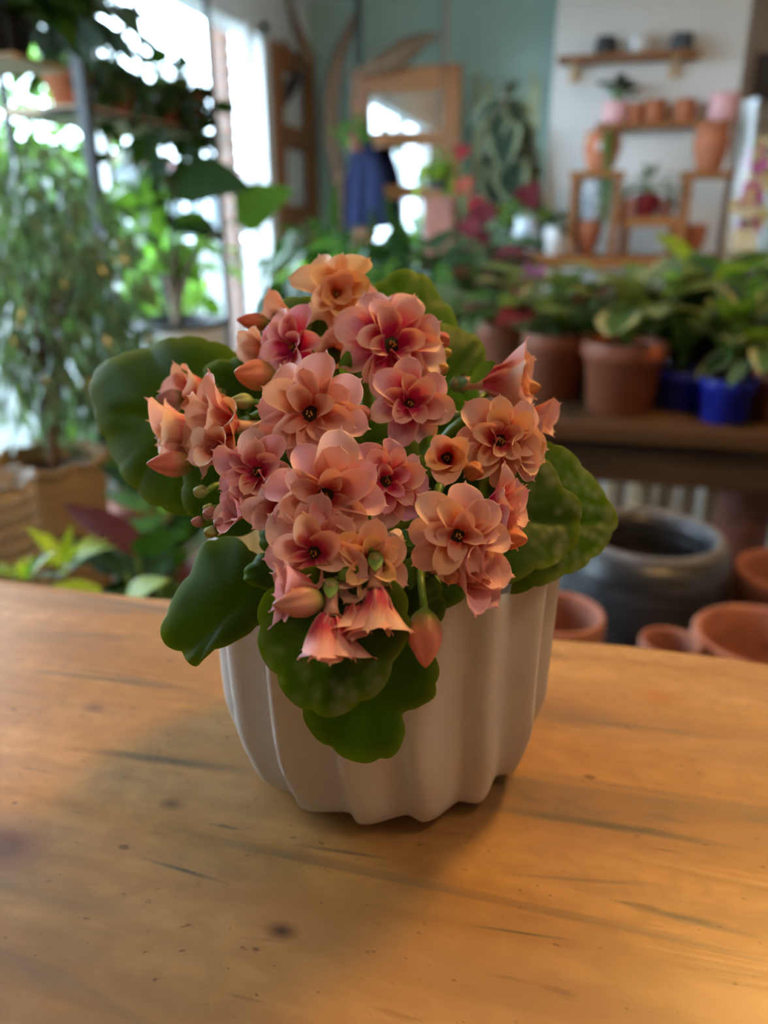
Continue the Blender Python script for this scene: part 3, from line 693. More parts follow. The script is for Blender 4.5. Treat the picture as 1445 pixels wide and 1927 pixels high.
def caxis(fx, fy):
    z = sqrt(max(.02, 1-fx*fx-fy*fy)); return (RT*fx+UP*fy-FW*z).normalized()
PINK, PEACH, ORANGE, ROSE, PALE = (.88, .46, .55), (.93, .58, .44), (.95, .57, .27), (.85, .40, .62), (.92, .68, .58)
YEL = (.92, .58, .26)
def mixt(a, b, t): return tuple(x*(1-t)+y*t for x, y in zip(a, b))
HUBS = [PD(620, 800, .205), PD(760, 780, .208), PD(860, 880, .203), PD(440, 800, .208), PD(520, 960, .196), PD(700, 1010, .190), PD(800, 1080, .182), PD(590, 1090, .180), PD(680, 690, .218), PD(900, 780, .206)]
PED = []
def stalk(p, n, r=.0011):
    h = min(HUBS, key=lambda q: (q-p).length+.6*max(0, (q-p).normalized().dot(n))*(q-p).length)
    MB().tube(bez(p, p-n*.012, h, 6), [r, r, r*1.05, r*1.1, r*1.15, r*1.2, r*1.25], 7).build('flower_stalk', 'kstem', kp)
def flower(px, py, rpx, fx, fy, tint, whorls, dd=0.0, rot=0.0, spread=0.0, heart=.5):
    """one double flower: tube with sepals, whorls of petals, dark heart with anthers; spread < 0 closes it"""
    d = fdepth(px, py)+dd; p = PD(px, py, d); n = caxis(fx, fy); r = rpx*d/F
    el0 = whorls[0][2]; r *= 1.0+.006*max(0, el0-10); p = p-n*r*(.06+.007*el0)
    T = frame(p, UP+n*.01 if abs(n.dot(UP)) < .9 else RT, n, r, r, r)
    # local Z must be the flower axis
    T = T @ Matrix.Identity(4)
    fl = ob('flower', TUBE, kp, T); fl.color = (*mixt(tint, (.6, .25, .12), .4), 1)
    sub('sepal', SEPAL, fl); sub('heart', HEART, fl); sub('anther', ANTH, fl)
    k0 = 0
    for (cnt, ln, el, z0, r0) in whorls:
        k0 += 1
        for k in range(cnt):
            a = 2*pi*(k+R.uniform(-.14, .14))/cnt+rot+k0*1.9; e = radians(el+R.uniform(-11, 11))-spread; tw = R.uniform(-.35, .35)
            o = V((cos(a), sin(a), 0)); up = V((0, 0, 1))
            l = ln*R.uniform(.86, 1.08)
            pe = sub('petal', PET[min(4, max(0, (k0-1)+R.choice((0, 0, 1, -1))))], fl, frame(o*r0+up*z0, o*cos(e)+up*sin(e), up*cos(e)-o*sin(e)+o.cross(up)*tw, l*R.uniform(.88, 1.06), l, l))
            t = mixt(tint, R.choice((PINK, PINK, tint, PALE)) if k0 == 1 else R.choice((PEACH, YEL, PEACH, tint)), .5); g = R.uniform(.9, 1.08)
            pe.color = (*[min(1, c*g) for c in t], heart)
    stalk(p-n*r*.6, n)
FULL = [(8, 1.0, 7, .0, .12), (6, .80, 28, .05, .13), (4, .58, 50, .07, .13)]
MED = [(7, 1.0, 18, .0, .10), (6, .78, 44, .04, .09)]
SIDE = [(6, .98, 40, .0, .10), (5, .88, 66, .02, .08)]
HANG = [(6, 1.0, 60, .0, .10), (5, .88, 76, .02, .07)]
HALF = [(5, .95, 68, -.02, .10)]
FLOWERS = [
 (632, 545, 84, .05, .62, ORANGE, [(6, .98, 12, 0, .1), (5, .84, 38, .03, .08), (4, .66, 66, .05, .05)], -.004),
 (532, 580, 66, -.55, .65, ORANGE, HALF, .006),
 (548, 645, 76, -.45, .45, ROSE, MED, 0),
 (737, 645, 104, .22, .22, mixt(PEACH, PINK, .4), FULL, -.004),
 (772, 752, 78, .15, .40, PINK, MED, .002),
 (583, 778, 106, -.05, .02, mixt(PEACH, PINK, .5), FULL, -.006),
 (612, 932, 112, .02, .05, PINK, FULL, -.006),
 (728, 905, 80, .30, .05, ROSE, FULL, .003),
 (862, 1008, 92, .10, -.02, mixt(PEACH, PINK, .45), FULL, -.004),
 (942, 828, 86, .22, .10, PEACH, FULL, 0),
 (958, 694, 84, .84, .45, PEACH, HANG, 0),
 (1024, 790, 56, .88, .05, mixt(PEACH, PINK, .4), HALF, .004),
 (410, 798, 88, -.80, .05, PEACH, SIDE, 0),
 (330, 815, 84, -.97, .05, mixt(ORANGE, PALE, .5), HANG, .004),
 (402, 872, 62, -.35, -.60, PALE, HALF, .002),
 (362, 695, 66, -.35, .82, PEACH, HALF, .004),
 (480, 885, 80, -.25, .18, PINK, MED, -.001),
 (440, 975, 58, -.62, -.35, PINK, HALF, .003),
 (512, 975, 64, -.45, -.25, PALE, HALF, .001),
 (590, 1045, 98, -.12, -.25, mixt(PINK, ORANGE, .35), MED, -.001),
 (695, 1068, 78, .15, -.30, ORANGE, MED, .000),
 (548, 1125, 84, -.93, -.25, PINK, HANG, .000),
 (606, 1205, 84, -.30, -.93, mixt(PEACH, PINK, .5), HANG, -.002),
 (712, 1160, 88, .10, -.96, mixt(ORANGE, PINK, .5), HANG, .000),
 (885, 1110, 90, .55, -.72, PINK, HANG, .003),
 (950, 955, 76, .92, -.05, PINK, SIDE, .003),
 (842, 870, 60, -.05, -.25, ORANGE, HALF, .002),
 (988, 868, 66, .55, -.40, ORANGE, HALF, .003),
 (625, 655, 56, -.1, .3, ORANGE, HALF, .010),
 (480, 640, 56, -.60, .40, PALE, HALF, .004),
 (662, 1180, 62, -.05, -.90, mixt(PINK, PALE, .5), HALF, .001),
]
for i, q in enumerate(FLOWERS):
    flower(*q, rot=i*.83, heart={0: .25, 2: 1.0, 3: .95, 4: .9, 5: .35, 6: .5, 7: .85, 8: .4, 9: .6, 10: .7, 16: .8, 25: .8}.get(i, R.uniform(.3, .75)))
def bud(px, py, lpx, fx, fy, tint, fat=1.0, dd=0.0):
    """(px,py) is the middle of the bud"""
    d = fdepth(px, py)+dd; n = caxis(fx, fy); l = lpx*d/F; p = PD(px, py, d)-n*l*.5
    T = frame(p, UP if abs(n.dot(UP)) < .9 else RT, n, l*fat, l*fat, l)
    b = ob('bud', BUD, kp, T); b.color = (*tint, 1)
    sub('sepal', SEPAL, b, Matrix.Translation((0, 0, .42)) @ Matrix.Diagonal((.8, .8, .75, 1)))
    stalk(p, n, .0009)
RED, GRN, PUR = (.62, .15, .09), (.34, .40, .16), (.45, .20, .20)
for q in [(742, 545, 78, .45, .75, RED, .95, .004), (826, 628, 58, .4, .5, RED, 1.1, .004), (838, 662, 36, .5, .2, (.62, .45, .10), 1.1, .006), (830, 692, 42, .5, .1, (.7, .42, .12), 1.1, .005),
          (478, 597, 66, -.85, .25, RED, .85, .004), (322, 747, 56, -.85, .1, PUR, 1.1, .004), (456, 757, 52, -.7, -.1, GRN, 1.0, .001), (500, 808, 58, -.75, -.1, PEACH, 1.1, -.001),
          (480, 703, 88, -.75, .05, (.78, .25, .13), 1.15, .002), (415, 742, 66, -.4, .6, (.75, .24, .10), 1.1, .003), (322, 880, 88, -.92, -.15, (.72, .20, .14), .95, .003), (680, 783, 54, .6, -.1, (.62, .20, .14), 1.2, .004),
          (515, 915, 60, -.4, .2, GRN, 1.05, -.003), (890, 908, 66, .1, -.65, (.60, .22, .08), 1.0, .004), (962, 1032, 66, .55, -.55, (.72, .22, .10), 1.1, .002), (565, 1150, 108, -.80, -.30, (.62, .27, .22), .95, -.004),
          (806, 1200, 112, .12, -.92, (.72, .22, .15), 1.05, .000), (850, 1095, 66, .2, -.5, (.7, .25, .14), 1.1, .003), (985, 735, 74, .75, -.1, (.55, .25, .10), .95, .005),
          (378, 935, 40, -.3, -.5, GRN, 1.1, .004), (395, 972, 38, -.4, -.3, PUR, 1.2, .004), (372, 985, 34, -.5, -.2, PUR, 1.1, .006), (412, 990, 32, -.2, -.4, PUR, 1.2, .003), (398, 1012, 38, -.3, -.6, GRN, 1.1, .004), (392, 955, 30, -.5, .1, GRN, 1.1, .005),
          (720, 1110, 50, .2, -.7, GRN, 1.1, .002), (640, 1095, 60, -.2, -.4, PALE, 1.2, .004), (745, 1000, 48, .2, .4, PALE, 1.1, .006), (560, 1080, 52, -.2, -.6, GRN, 1.1, .004)]:
    bud(*q)
# branching flower stems out of the pot
CR = PC+V((0, 0, PH*.82))
for h in HUBS:
    MB().tube(bez(CR+(h-CR)*.05, (CR+h)*.5+V((0, 0, .02)), h, 8), [.0026, .0025, .0024, .0023, .0022, .0021, .002, .0018, .0016], 8).build('flower_stem', 'kstem', kp)
for (x, y, d, fx, fy, l) in [(800, 838, .186, .3, .4, 60), (770, 1010, .172, .6, -.2, 70), (650, 690, .196, .1, .6, 60), (775, 1075, .166, -.1, -.8, 70), (905, 700, .185, .6, .6, 60), (715, 860, .186, 0, .5, 70), (640, 740, .196, -.2, .8, 70)]:
    p = PD(x, y, d+.006); n = caxis(fx, fy); l = l*d/F
    ob('bract', lmesh('oblong', 'lf_mid'), kp, frame(p-n*l*.5, n, -FW+UP*.3, l*.8, l, l))

# ================================================================== background
Tr = Matrix.Translation
# ---- left: black metal plant rack by the window
PN = PD(170, 300, 1.0); 
def rackpost(px, X): p = PX(px, 300, X); return p.x, p.y
XRN, XRF = -1.06, -1.27
a1 = rackpost(172, XRN); a2 = rackpost(47, XRF); a3 = rackpost(408, XRN); a4 = rackpost(316, XRF)
a2 = (XRF, a1[1]+.02); a4 = (XRF, a3[1])
rk = root('plant_rack', ((XRN+XRF)/2, (a1[1]+a3[1])/2, 0), 'tall black metal plant rack with pale wooden shelves by the window', 'rack')
for (x, y), rr in ((a1, .013), (a2, .008), (a3, .007), (a4, .007)):
    MB().box(x-rr, x+rr, y-rr, y+rr, 0, ZC-.06, None, .002).build('post', 'metal_black', rk, smooth=False)
SH1 = PX(172, 198, XRN).z; SH2 = SH1+.215; SH3 = SH2+.30
for z in (.35, SH1):
    MB().box(XRF+.005, XRN-.005, a1[1]+.005, a3[1]-.005, z-.018, z, None, .003).build('shelf_board', 'wood_board', rk, smooth=False)
    for (p, q) in ((a1, a2), (a1, a3), (a2, a4), (a3, a4)):
        MB().tube([(p[0], p[1], z-.012), (q[0], q[1], z-.012)], .007, 6).build('rail', 'metal_black', rk)
def shelfpot(px, X, z, r, h, mat, label, name='potted_trailing_plant', lm=('lf_dark',), n=8, l=(.045, .075), out=.07, drop=.28, rise=.1, nl=8):
    b = PX(px, 150, X); b = V((X, b.y, z)); t = root(name, b, label, 'plant', 'potted plants on the black rack')
    ob('pot', potmesh(r, r*.75, h, mat, r*.06), t, Tr(b)); soil(t, b+V((0, 0, h*.9)), r*.85)
    me = [lmesh('ovate', m) for m in lm]
    trail(t, b+V((0, 0, h*.92)), n, me, l, out, drop, nl)
    rosette(t, b+V((0, 0, h*.92)), 14, me, l, rise, r*1.1, (30, 85))
XM = (XRN+XRF)/2
shelfpot(128, XM-.02, SH1, .052, .085, 'terracotta', 'terracotta pot of dark leaves on the rack shelf beside the thick post', n=4, out=.06, drop=.05, rise=.12)
shelfpot(214, XM+.02, SH1, .052, .085, 'terra_dark', 'dark trailing plant in the middle of the lower rack shelf', n=11, out=.09, drop=.22, rise=.10, nl=10)
shelfpot(300, XM+.02, SH1, .055, .085, 'terra_dark', 'dark trailing plant with the longest vines at the far end of the rack', n=15, out=.09, drop=.46, rise=.09, nl=12, l=(.05, .085))
shelfpot(350, XM+.04, SH1, .05, .09, 'terra_dark', 'reddish pot of dark leaves on the rack beside the thin far post', n=9, out=.06, drop=.25, rise=.08)
# near dark plant whose shelf shows at the upper left corner
XK = -.92
kb = PX(10, 108, XK); ws = root('hanging_shelf', (XK-.02, kb.y, kb.z), 'pale wooden hanging shelf in the upper left corner', 'shelf')
MB().box(XK-.30, XK+.03, kb.y-.02, kb.y+.12, kb.z-.006, kb.z+.004, None, .003).build('board', 'wood_board', ws, smooth=False)
for dx in (-.28, .02):
    for dy in (-.01, .11): MB().tube([(XK+dx, kb.y+dy, kb.z), (XK+dx, kb.y+dy, ZC)], .0022, 5).build('hanging_cord', 'rope_dark', ws)
def clump(name, label, b, r, h, pot, lm, n, l, rise, spread, shape='ovate', el=(20, 80), group=None, cat='plant', lip=True, flop=.35, stemmat='stem', wf=1.0):
    t = root(name, b, label, cat, group)
    ob('pot', potmesh(r, r*.76, h, pot, r*.06 if lip else 0), t, Tr(b)); soil(t, V(b)+V((0, 0, h*.88)), r*.86)
    rosette(t, V(b)+V((0, 0, h*.88)), n, [lmesh(shape, m) for m in lm], l, rise, spread, el, stemmat=stemmat, flop=flop, wf=wf)
    return t
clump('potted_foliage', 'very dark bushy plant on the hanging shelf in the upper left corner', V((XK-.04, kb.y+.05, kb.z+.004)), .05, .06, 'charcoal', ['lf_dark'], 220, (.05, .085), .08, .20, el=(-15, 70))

# ---- left: stand with baskets and small plants
ZS = .50
sd = root('low_stand', (-.95, 1.15, 0), 'low wooden stand carrying the baskets behind the counter on the left', 'stand')
for k in range(5):
    MB().box(-1.75, -.42, .50+k*.20, .685+k*.20, ZS-.03, ZS, None, .004).build('plank', 'wood_bench', sd, smooth=False)
for x in (-1.70, -.50):
    for y in (.56, 1.42): MB().box(x-.03, x+.03, y-.03, y+.03, 0, ZS-.03).build('leg', 'wood_dark', sd, smooth=False)
def basket(px, py, wpx, d, mat, label, liner=True, name='wicker_basket', taper=.72):
    c = PD(px, py, d); r = wpx/2*MPP(c); h = c.z-ZS; b = V((c.x, c.y, ZS))
    t = root(name, b, label, 'basket', 'wicker baskets on the low stand')
    f = lambda q, z, a, i: q*(1+.012*sin(a*44+i*pi))
    pr_ = [(r*taper*.9, 0)]+[(r*(taper+(1-taper)*(k/14)**.8), h*k/14) for k in range(15)]+[(r*.93, h), (r*.92, h*.9), (r*taper*.9, h*.1)]
    MB().lathe(pr_, 56, fn=f).build('body', mat, t, Tr(b))
    ring = [V((b.x+r*1.0*cos(q), b.y+r*1.0*sin(q), b.z+h+.004*sin(q*9))) for q in [2*pi*k/40 for k in range(41)]]
    MB().tube(ring, r*.07, 8, False).build('rim', mat, t)
    return t, b, r, h
b1, bb, br, bh = basket(92, 862, 205, 1.28, 'wicker', 'brown wicker basket holding the weeping fig')
wf_ = root('weeping_fig', bb+V((0, 0, bh*.35)), 'tall weeping fig with small glinting leaves in the brown basket', 'plant')
ob('nursery_pot', potmesh(br*.80, br*.66, bh*.62, 'charcoal', br*.03), wf_, Tr(bb+V((0, 0, bh*.30)))); soil(wf_, bb+V((0, 0, bh*.84)), br*.72)
fc = PD(95, 560, 1.30)
bush(wf_, bb+V((0, 0, bh*.84)), 290, [lmesh('ovate', 'lf_willow'), lmesh('ovate', 'lf_grey'), lmesh('lance', 'lf_willow')], (.03, .05), fc, (.15, .20, .25), 16, droop=.6, stuff=900, stuffmat='lf_willow', shape='lance')
b2_, cb, cr, chh = basket(-18, 905, 150, .95, 'wicker_white', 'pale basket with a thick white rim at the left edge', taper=.8)
def onstand(px, py, d, r, h, pot, label, lm, shape, n, l, rise, spread, el=(20, 80), name='potted_plant', spike=False, wf=1.0):
    """(px,py) marks the middle of the leaves"""
    c = PD(px, py, d); b = V((c.x, c.y, ZS)); t = root(name, b, label, 'plant', 'small plants on the low stand')
    ob('pot', potmesh(r, r*.74, h, pot, r*.06), t, Tr(b)); soil(t, b+V((0, 0, h*.88)), r*.85)
    me = [lmesh(shape, m) for m in lm]
    top = b+V((0, 0, h*.9)); 
    if spike: spiky(t, V((c.x, c.y, max(top.z, c.z-l[1]*.35))), n, me, l, el, wf)
    else: rosette(t, top, n, me, l, max(rise, c.z-top.z), spread, el, wf=wf)
onstand(115, 1025, .72, .055, .25, 'terra_plastic', 'yellow green spiky plant in front of the brown basket', ['lf_lime'], 'lance', 16, (.035, .06), .1, .05, (15, 85), spike=True)
onstand(275, 1020, .85, .055, .14, 'charcoal', 'dark glossy leaved plant right of the spiky yellow plant', ['lf_dark', 'lf_wine'], 'ovate', 16, (.08, .12), .14, .10)
onstand(210, 1062, .66, .045, .20, 'terracotta', 'lime leaved seedling at the counter edge', ['lf_lime', 'lf_bright'], 'round', 7, (.04, .055), .10, .04)
onstand(300, 960, 1.1, .06, .14, 'terra_dark', 'bushy green plant under the large kalanchoe leaf', ['lf_dark', 'lf_mid'], 'ovate', 20, (.06, .10), .20, .09)
onstand(340, 1040, .95, .05, .12, 'terracotta', 'terracotta pot of dark leaves just behind the counter', ['lf_dark'], 'ovate', 16, (.06, .09), .12, .10)
onstand(275, 880, 1.45, .07, .18, 'terra_dark', 'dark green plant behind the brown basket', ['lf_mid', 'lf_dark'], 'ovate', 20, (.07, .11), .18, .10)
onstand(40, 1062, .62, .05, .22, 'charcoal', 'small green plant in front of the pale basket', ['lf_mid', 'lf_lime'], 'lance', 10, (.022, .035), .1, .05, (15, 80), spike=True)
# leafy plants between the fig and the window
def floorplant(px, py, d, rx, rz, label, lm, shape, n, l, pot='charcoal', r=.10, h=.28, name='potted_tree', stuff=0, z0=0.0, nb=9):
    c = PD(px, py, d); b = V((c.x, c.y, z0)); t = root(name, b, label, 'plant', 'floor plants along the window')
    ob('pot', potmesh(r, r*.78, h, pot, r*.05), t, Tr(b)); soil(t, b+V((0, 0, h*.88)), r*.86)
    bush(t, b+V((0, 0, h*.88)), n, [lmesh(shape, m) for m in lm], l, c, (rx, rx, rz), nb, droop=.3, stuff=stuff, stuffmat=lm[0], shape=shape)
floorplant(40, 420, 1.9, .22, .20, 'airy green plant standing behind the weeping fig', ['lf_mid', 'lf_willow'], 'ovate', 110, (.05, .08), stuff=250)
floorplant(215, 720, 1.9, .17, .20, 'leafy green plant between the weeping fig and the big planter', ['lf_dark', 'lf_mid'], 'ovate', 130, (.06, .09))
floorplant(330, 500, 2.75, .20, .20, 'bright leafy plant low at the window behind the big planter', ['lf_bright', 'lf_mid'], 'ovate', 90, (.07, .11), r=.12)
# big planter with large leaved fig
lp = PD(332, 608, 2.35); LR = 88*MPP(lp)
pb = V((lp.x, lp.y, 0)); bp = root('fiddle_leaf_fig', pb, 'large leaved fig in a tall grey planter at the window', 'plant')
ob('planter', MB().lathe(pot_prof(LR, LR*.72, lp.z, LR*.03), 36).mesh('planter', 'white_glaze'), bp, Tr(pb)); soil(bp, pb+V((0, 0, lp.z*.93)), LR*.9)
MB().lathe([(LR*1.02, -.012), (LR*1.05, .0), (LR*1.02, .012), (LR*.90, .012), (LR*.90, -.012)], 36).build('rim', 'charcoal', bp, Tr(lp))
tr0 = pb+V((0, 0, lp.z*.9))
st = MB(); BL = lmesh('round', 'lf_mon')
for (bx, by, tx, ty, d, nx_, ny_) in [(330, 345, 470, 335, 1.9, -.1, .4), (395, 345, 300, 330, 2.1, .1, .2), (225, 340, 310, 435, 2.2, .3, .3), (440, 415, 545, 345, 1.95, .5, .45), (400, 420, 300, 415, 2.2, 0, .6), (300, 470, 380, 520, 2.3, 0, .5), (280, 430, 215, 480, 2.2, -.2, .5), (330, 420, 420, 440, 2.2, .2, .8)]:
    p, q = PD(bx, by, d), PD(tx, ty, d-.05); nn = RT*nx_+UP*ny_-FW*.8; l = (q-p).length
    leaf_at(bp, BL if bx != 330 and bx != 395 else lmesh('round', 'lf_dark'), p, q-p, nn, l, .95)
    st.tube(bez(tr0, V((tr0.x, tr0.y, p.z-.1)), p, 7), [.012, .011, .010, .008, .006, .005, .004, .003], 6)
st.build('stem', 'stem_brown', bp)

# ---- back wall, left: wooden frame leaning in the corner with dried leaves
YFm = 4.95
def rect(px0, py0, px1, py1, Y):
    a, b = PY(px0, py0, Y), PY(px1, py1, Y); return a.x, b.x, b.z, a.z
XF = XW+.035
y0_, y1_ = PX(512, 200, XF).y, YB-.06; z1 = PX(550, 98, XF).z
fr = root('ladder_frame', (XF, (y0_+y1_)/2, 0), 'upright orange wooden frame against the wall beside the window', 'frame')
for y in (y0_, y1_-.13): MB().box(XF-.02, XF+.025, y, y+.13, 0, z1, None, .004).build('upright', 'wood_z', fr, smooth=False)
for z in (z1-.06, z1-.46, z1-.90, z1-1.3): MB().box(XF-.018, XF+.02, y0_+.13, y1_-.13, z-.06, z+.06, None, .004).build('rail', 'wood_z', fr, smooth=False)
def bladegeo(pts, wid, th=.006):
    """a curved dried blade along pts"""
    mb = MB(); v, uv = [], []; n = len(pts); V_ = []
    for i, p in enumerate(pts):
        d = (pts[min(i+1, n-1)]-pts[max(0, i-1)]).normalized(); s = d.cross(V((0, -1, .0))).normalized(); w_ = wid[i]
        for j, u in enumerate((-1, -.5, 0, .5, 1)): v.append(p+s*u*w_+V((0, -1, 0))*(.02*(1-u*u))); uv.append((u, i/(n-1)))
        for j, u in enumerate((1, .5, 0, -.5, -1)): v.append(p+s*u*w_+V((0, -1, 0))*(.02*(1-u*u)-th)); uv.append((u, i/(n-1)))
    f = [(i*10+j, i*10+(j+1) % 10, (i+1)*10+(j+1) % 10, (i+1)*10+j) for i in range(n-1) for j in range(10)]
    return mb.add(v, f+[tuple(range(10))[::-1], tuple((n-1)*10+j for j in range(10))], uv)
def blade(pix, wpx, Y, label, mat='dry', dy=0.0, name='dried_palm_leaf', cat='dried leaf', group='dried palm leaves'):
    k = len(pix); pts = [PY(x, y, Y-dy*i) for i, (x, y) in enumerate(pix)]
    fine, wd = [], []
    for i in range(k-1):
        for j in range(4):
            t = j/4; a, b, c, d = pts[max(0, i-1)], pts[i], pts[i+1], pts[min(k-1, i+2)]
            fine.append(.5*((2*b)+(c-a)*t+(2*a-5*b+4*c-d)*t*t+(3*b-a-3*c+d)*t*t*t)); wd.append(wpx[i]*(1-t)+wpx[i+1]*t)
    fine.append(pts[-1]); wd.append(wpx[-1])
    o = bladegeo(fine, [max(.5, q)*MPP(fine[0]) for q in wd]).build(name, mat)
    return tag(o, label, cat, group)
blade([(640, 470), (636, 340), (622, 240), (628, 140), (655, 60), (672, 15)], [7, 14, 16, 15, 9, 2], 4.9, 'tall curved dried palm blade standing beside the mirror frame', dy=.005)
blade([(672, 135), (720, 118), (762, 95), (800, 72), (828, 66)], [4, 18, 22, 10, 2], 4.78, 'broad dried leaf lying on top of the mirror frame')
blade([(588, 122), (568, 80), (550, 30), (538, -30)], [14, 12, 7, 3], 4.85, 'dried palm blade rising to the ceiling above the corner frame')
blade([(560, 130), (535, 90), (515, 60), (500, 40)], [12, 10, 6, 2], 4.85, 'short dried palm blade above the corner frame')
blade([(490, 250), (520, 205), (545, 165), (572, 130)], [6, 12, 13, 4], 4.80, 'dark dried blade slanting across the corner frame', 'charcoal')
# mirror frame hung on straps
YM = 4.86
x0, x1, z0, z1 = rect(662, 130, 853, 640, YM)
mf = root('mirror_frame', ((x0+x1)/2, YM, z0), 'orange wooden door frame with three mirror panes below the dried leaf', 'mirror')
fw_ = .105
zb = [z1, PY(740, 255, YM).z, PY(740, 355, YM).z, PY(740, 480, YM).z]
for x, a in ((x0, 0), (x1-fw_, 1)): MB().box(x, x+fw_, YM-.025, YM+.025, z0, z1, None, .004).build('stile', 'wood_z', mf, smooth=False)
for i, z in enumerate(zb+[z0+.1]):
    hh = .13 if i == 0 else .06
    MB().box(x0+fw_, x1-fw_, YM-.022, YM+.022, z-hh, z if i == 0 else z+.02, None, .004).build('rail', 'wood', mf, smooth=False)
for i in range(3):
    MB().box(x0+fw_-.005, x1-fw_+.005, YM-.002, YM+.010, zb[i+1]+.018, zb[i]-(.125 if i == 0 else .055)).build('pane', 'mirror', mf, smooth=False)
MB().box(x0+fw_, x1-fw_, YM-.012, YM+.012, z0+.05, zb[3]-.03).build('bottom_panel', 'wood_z', mf, smooth=False)
for px, rr, m, lab in ((676, .018, 'rope_dark', 'dark strap the mirror frame hangs by'), (838, .012, 'rope', 'beige rope the mirror frame hangs by')):
    a = PY(px, 132, YM); o = MB().tube([(a.x, YM, a.z), (a.x, YM, (a.z+ZC)/2), (a.x, YM, ZC)], [rr*.9, rr, rr], 8).build('hanging_rope', m); tag(o, lab, 'rope')
# wooden column in front of the right stile
x0, x1, z0, z1 = rect(800, 372, 850, 480, 4.70)
cl = root('plank_board', ((x0+x1)/2, 4.7, 0), 'brown wooden board standing before the mirror frame', 'board')
MB().box(x0, x1, 4.68, 4.72, 0, z1, None, .004).build('board', 'terra_dark', cl, smooth=False)
# navy apron and hanging terracotta pot at the left stile
c = PY(688, 262, 4.66); mp_ = MPP(c)
ap = root('apron', (c.x, 4.66, c.z-150*mp_), 'navy blue cloth apron hanging in front of the mirror frame', 'apron')
v, uv, f = [], [], []
for i in range(13):
    t = i/12; hw = (14+26*min(1, t*2.2))*mp_*(1+.04*sin(9*t))
    for s in (0, 1):
        for j in range(13):
            u = -1+2*j/12; v.append((c.x+u*hw*1.0, 4.66-.035+.022*sin(u*8+t*1.5)*t+(.012 if s else 0), c.z-t*158*mp_)); uv.append((u, t))
f = [(i*26+j, i*26+j+1, (i+1)*26+j+1, (i+1)*26+j) for i in range(12) for j in range(12)]+[(i*26+13+j, (i+1)*26+13+j, (i+1)*26+14+j, i*26+14+j) for i in range(12) for j in range(12)]
f += [(i*26, (i+1)*26, (i+1)*26+13, i*26+13) for i in range(12)]+[(i*26+12, i*26+25, (i+1)*26+25, (i+1)*26+12) for i in range(12)]
MB().add(v, f, uv).build('cloth', 'navy', ap)
MB().tube([(c.x-.03, 4.64, c.z-.01), (c.x, 4.67, c.z+.10), (c.x+.03, 4.64, c.z-.01)], .006, 6).build('neck_strap', 'navy', ap)
c = PY(670, 285, 4.5); b = V((c.x, 4.5, c.z)); t = root('hanging_pot_plant', b, 'small pink clay pot with green leaves hanging above the navy apron', 'plant')
ob('pot', potmesh(.055, .035, .10, 'terra_dark'), t, Tr(b)); trail(t, b+V((0, 0, .09)), 8, [lmesh('ovate', 'lf_mid')], (.05, .08), .07, .10, 5)
rosette(t, b+V((0, 0, .08)), 10, [lmesh('ovate', 'lf_mid')], (.05, .08), .08, .06)
for s in (-1, 1): MB().tube([(b.x+s*.05, b.y, b.z+.1), (b.x, b.y, b.z+.45), (b.x, b.y, ZC)], .003, 5).build('cord', 'rope_dark', t)
# hanging lime plant at the right stile
c = PY(825, 318, 4.4); b = V((c.x, 4.4, c.z-.10)); t = root('hanging_fern', b, 'light green trailing plant hanging before the mirror frame', 'plant')
ob('pot', potmesh(.06, .045, .09, 'slate'), t, Tr(b)); trail(t, b+V((0, 0, .08)), 12, [lmesh('ovate', 'lf_lime'), lmesh('ovate', 'lf_mid')], (.05, .08), .09, .12, 6)
rosette(t, b+V((0, 0, .08)), 14, [lmesh('ovate', 'lf_lime')], (.05, .08), .12, .08)
for s in (-1, 1): MB().tube([(b.x+s*.055, b.y, b.z+.09), (b.x, b.y, b.z+.5), (b.x, b.y, ZC)], .003, 5).build('cord', 'rope_dark', t)

# ---- dark mass of floor plants in front of the mirror
for i, (px, py, d, rx, rz, lab, lm, shp, l) in enumerate([
    (600, 490, 3.7, .22, .20, 'dark fern in the corner below the wooden frame', ['lf_dark'], 'lance', (.16, .26)),
    (700, 475, 3.5, .20, .11, 'dark green palm in front of the apron', ['lf_dark', 'lf_mid'], 'lance', (.16, .26)),
    (775, 505, 3.3, .20, .11, 'dark broad leaved plant in front of the mirror', ['lf_dark'], 'ovate', (.12, .18)),
    (660, 540, 2.9, .20, .10, 'fresh green fern directly behind the top flower', ['lf_mid', 'lf_bright'], 'lance', (.14, .22)),
    (580, 560, 2.8, .14, .12, 'dark plant beside the lower window jamb', ['lf_dark'], 'ovate', (.10, .16)),
    (780, 560, 2.7, .22, .16, 'dark leafy plant behind the upper kalanchoe leaf', ['lf_dark', 'lf_mid'], 'ovate', (.10, .16)),
    (890, 535, 3.0, .16, .13, 'dark red leaved plant left of the wooden tray', ['lf_wine', 'lf_dark'], 'ovate', (.12, .18)),
    (905, 490, 3.5, .14, .09, 'grey green spiky plant under the red leaves', ['lf_grey', 'lf_dark'], 'lance', (.14, .24)),
    (840, 600, 2.4, .16, .14, 'green plant low behind the right kalanchoe leaf', ['lf_mid', 'lf_dark'], 'ovate', (.10, .14))]):
    floorplant(px, py, d, rx, rz, lab, lm, shp, 70, l, r=.075, h=.3, name='potted_foliage')
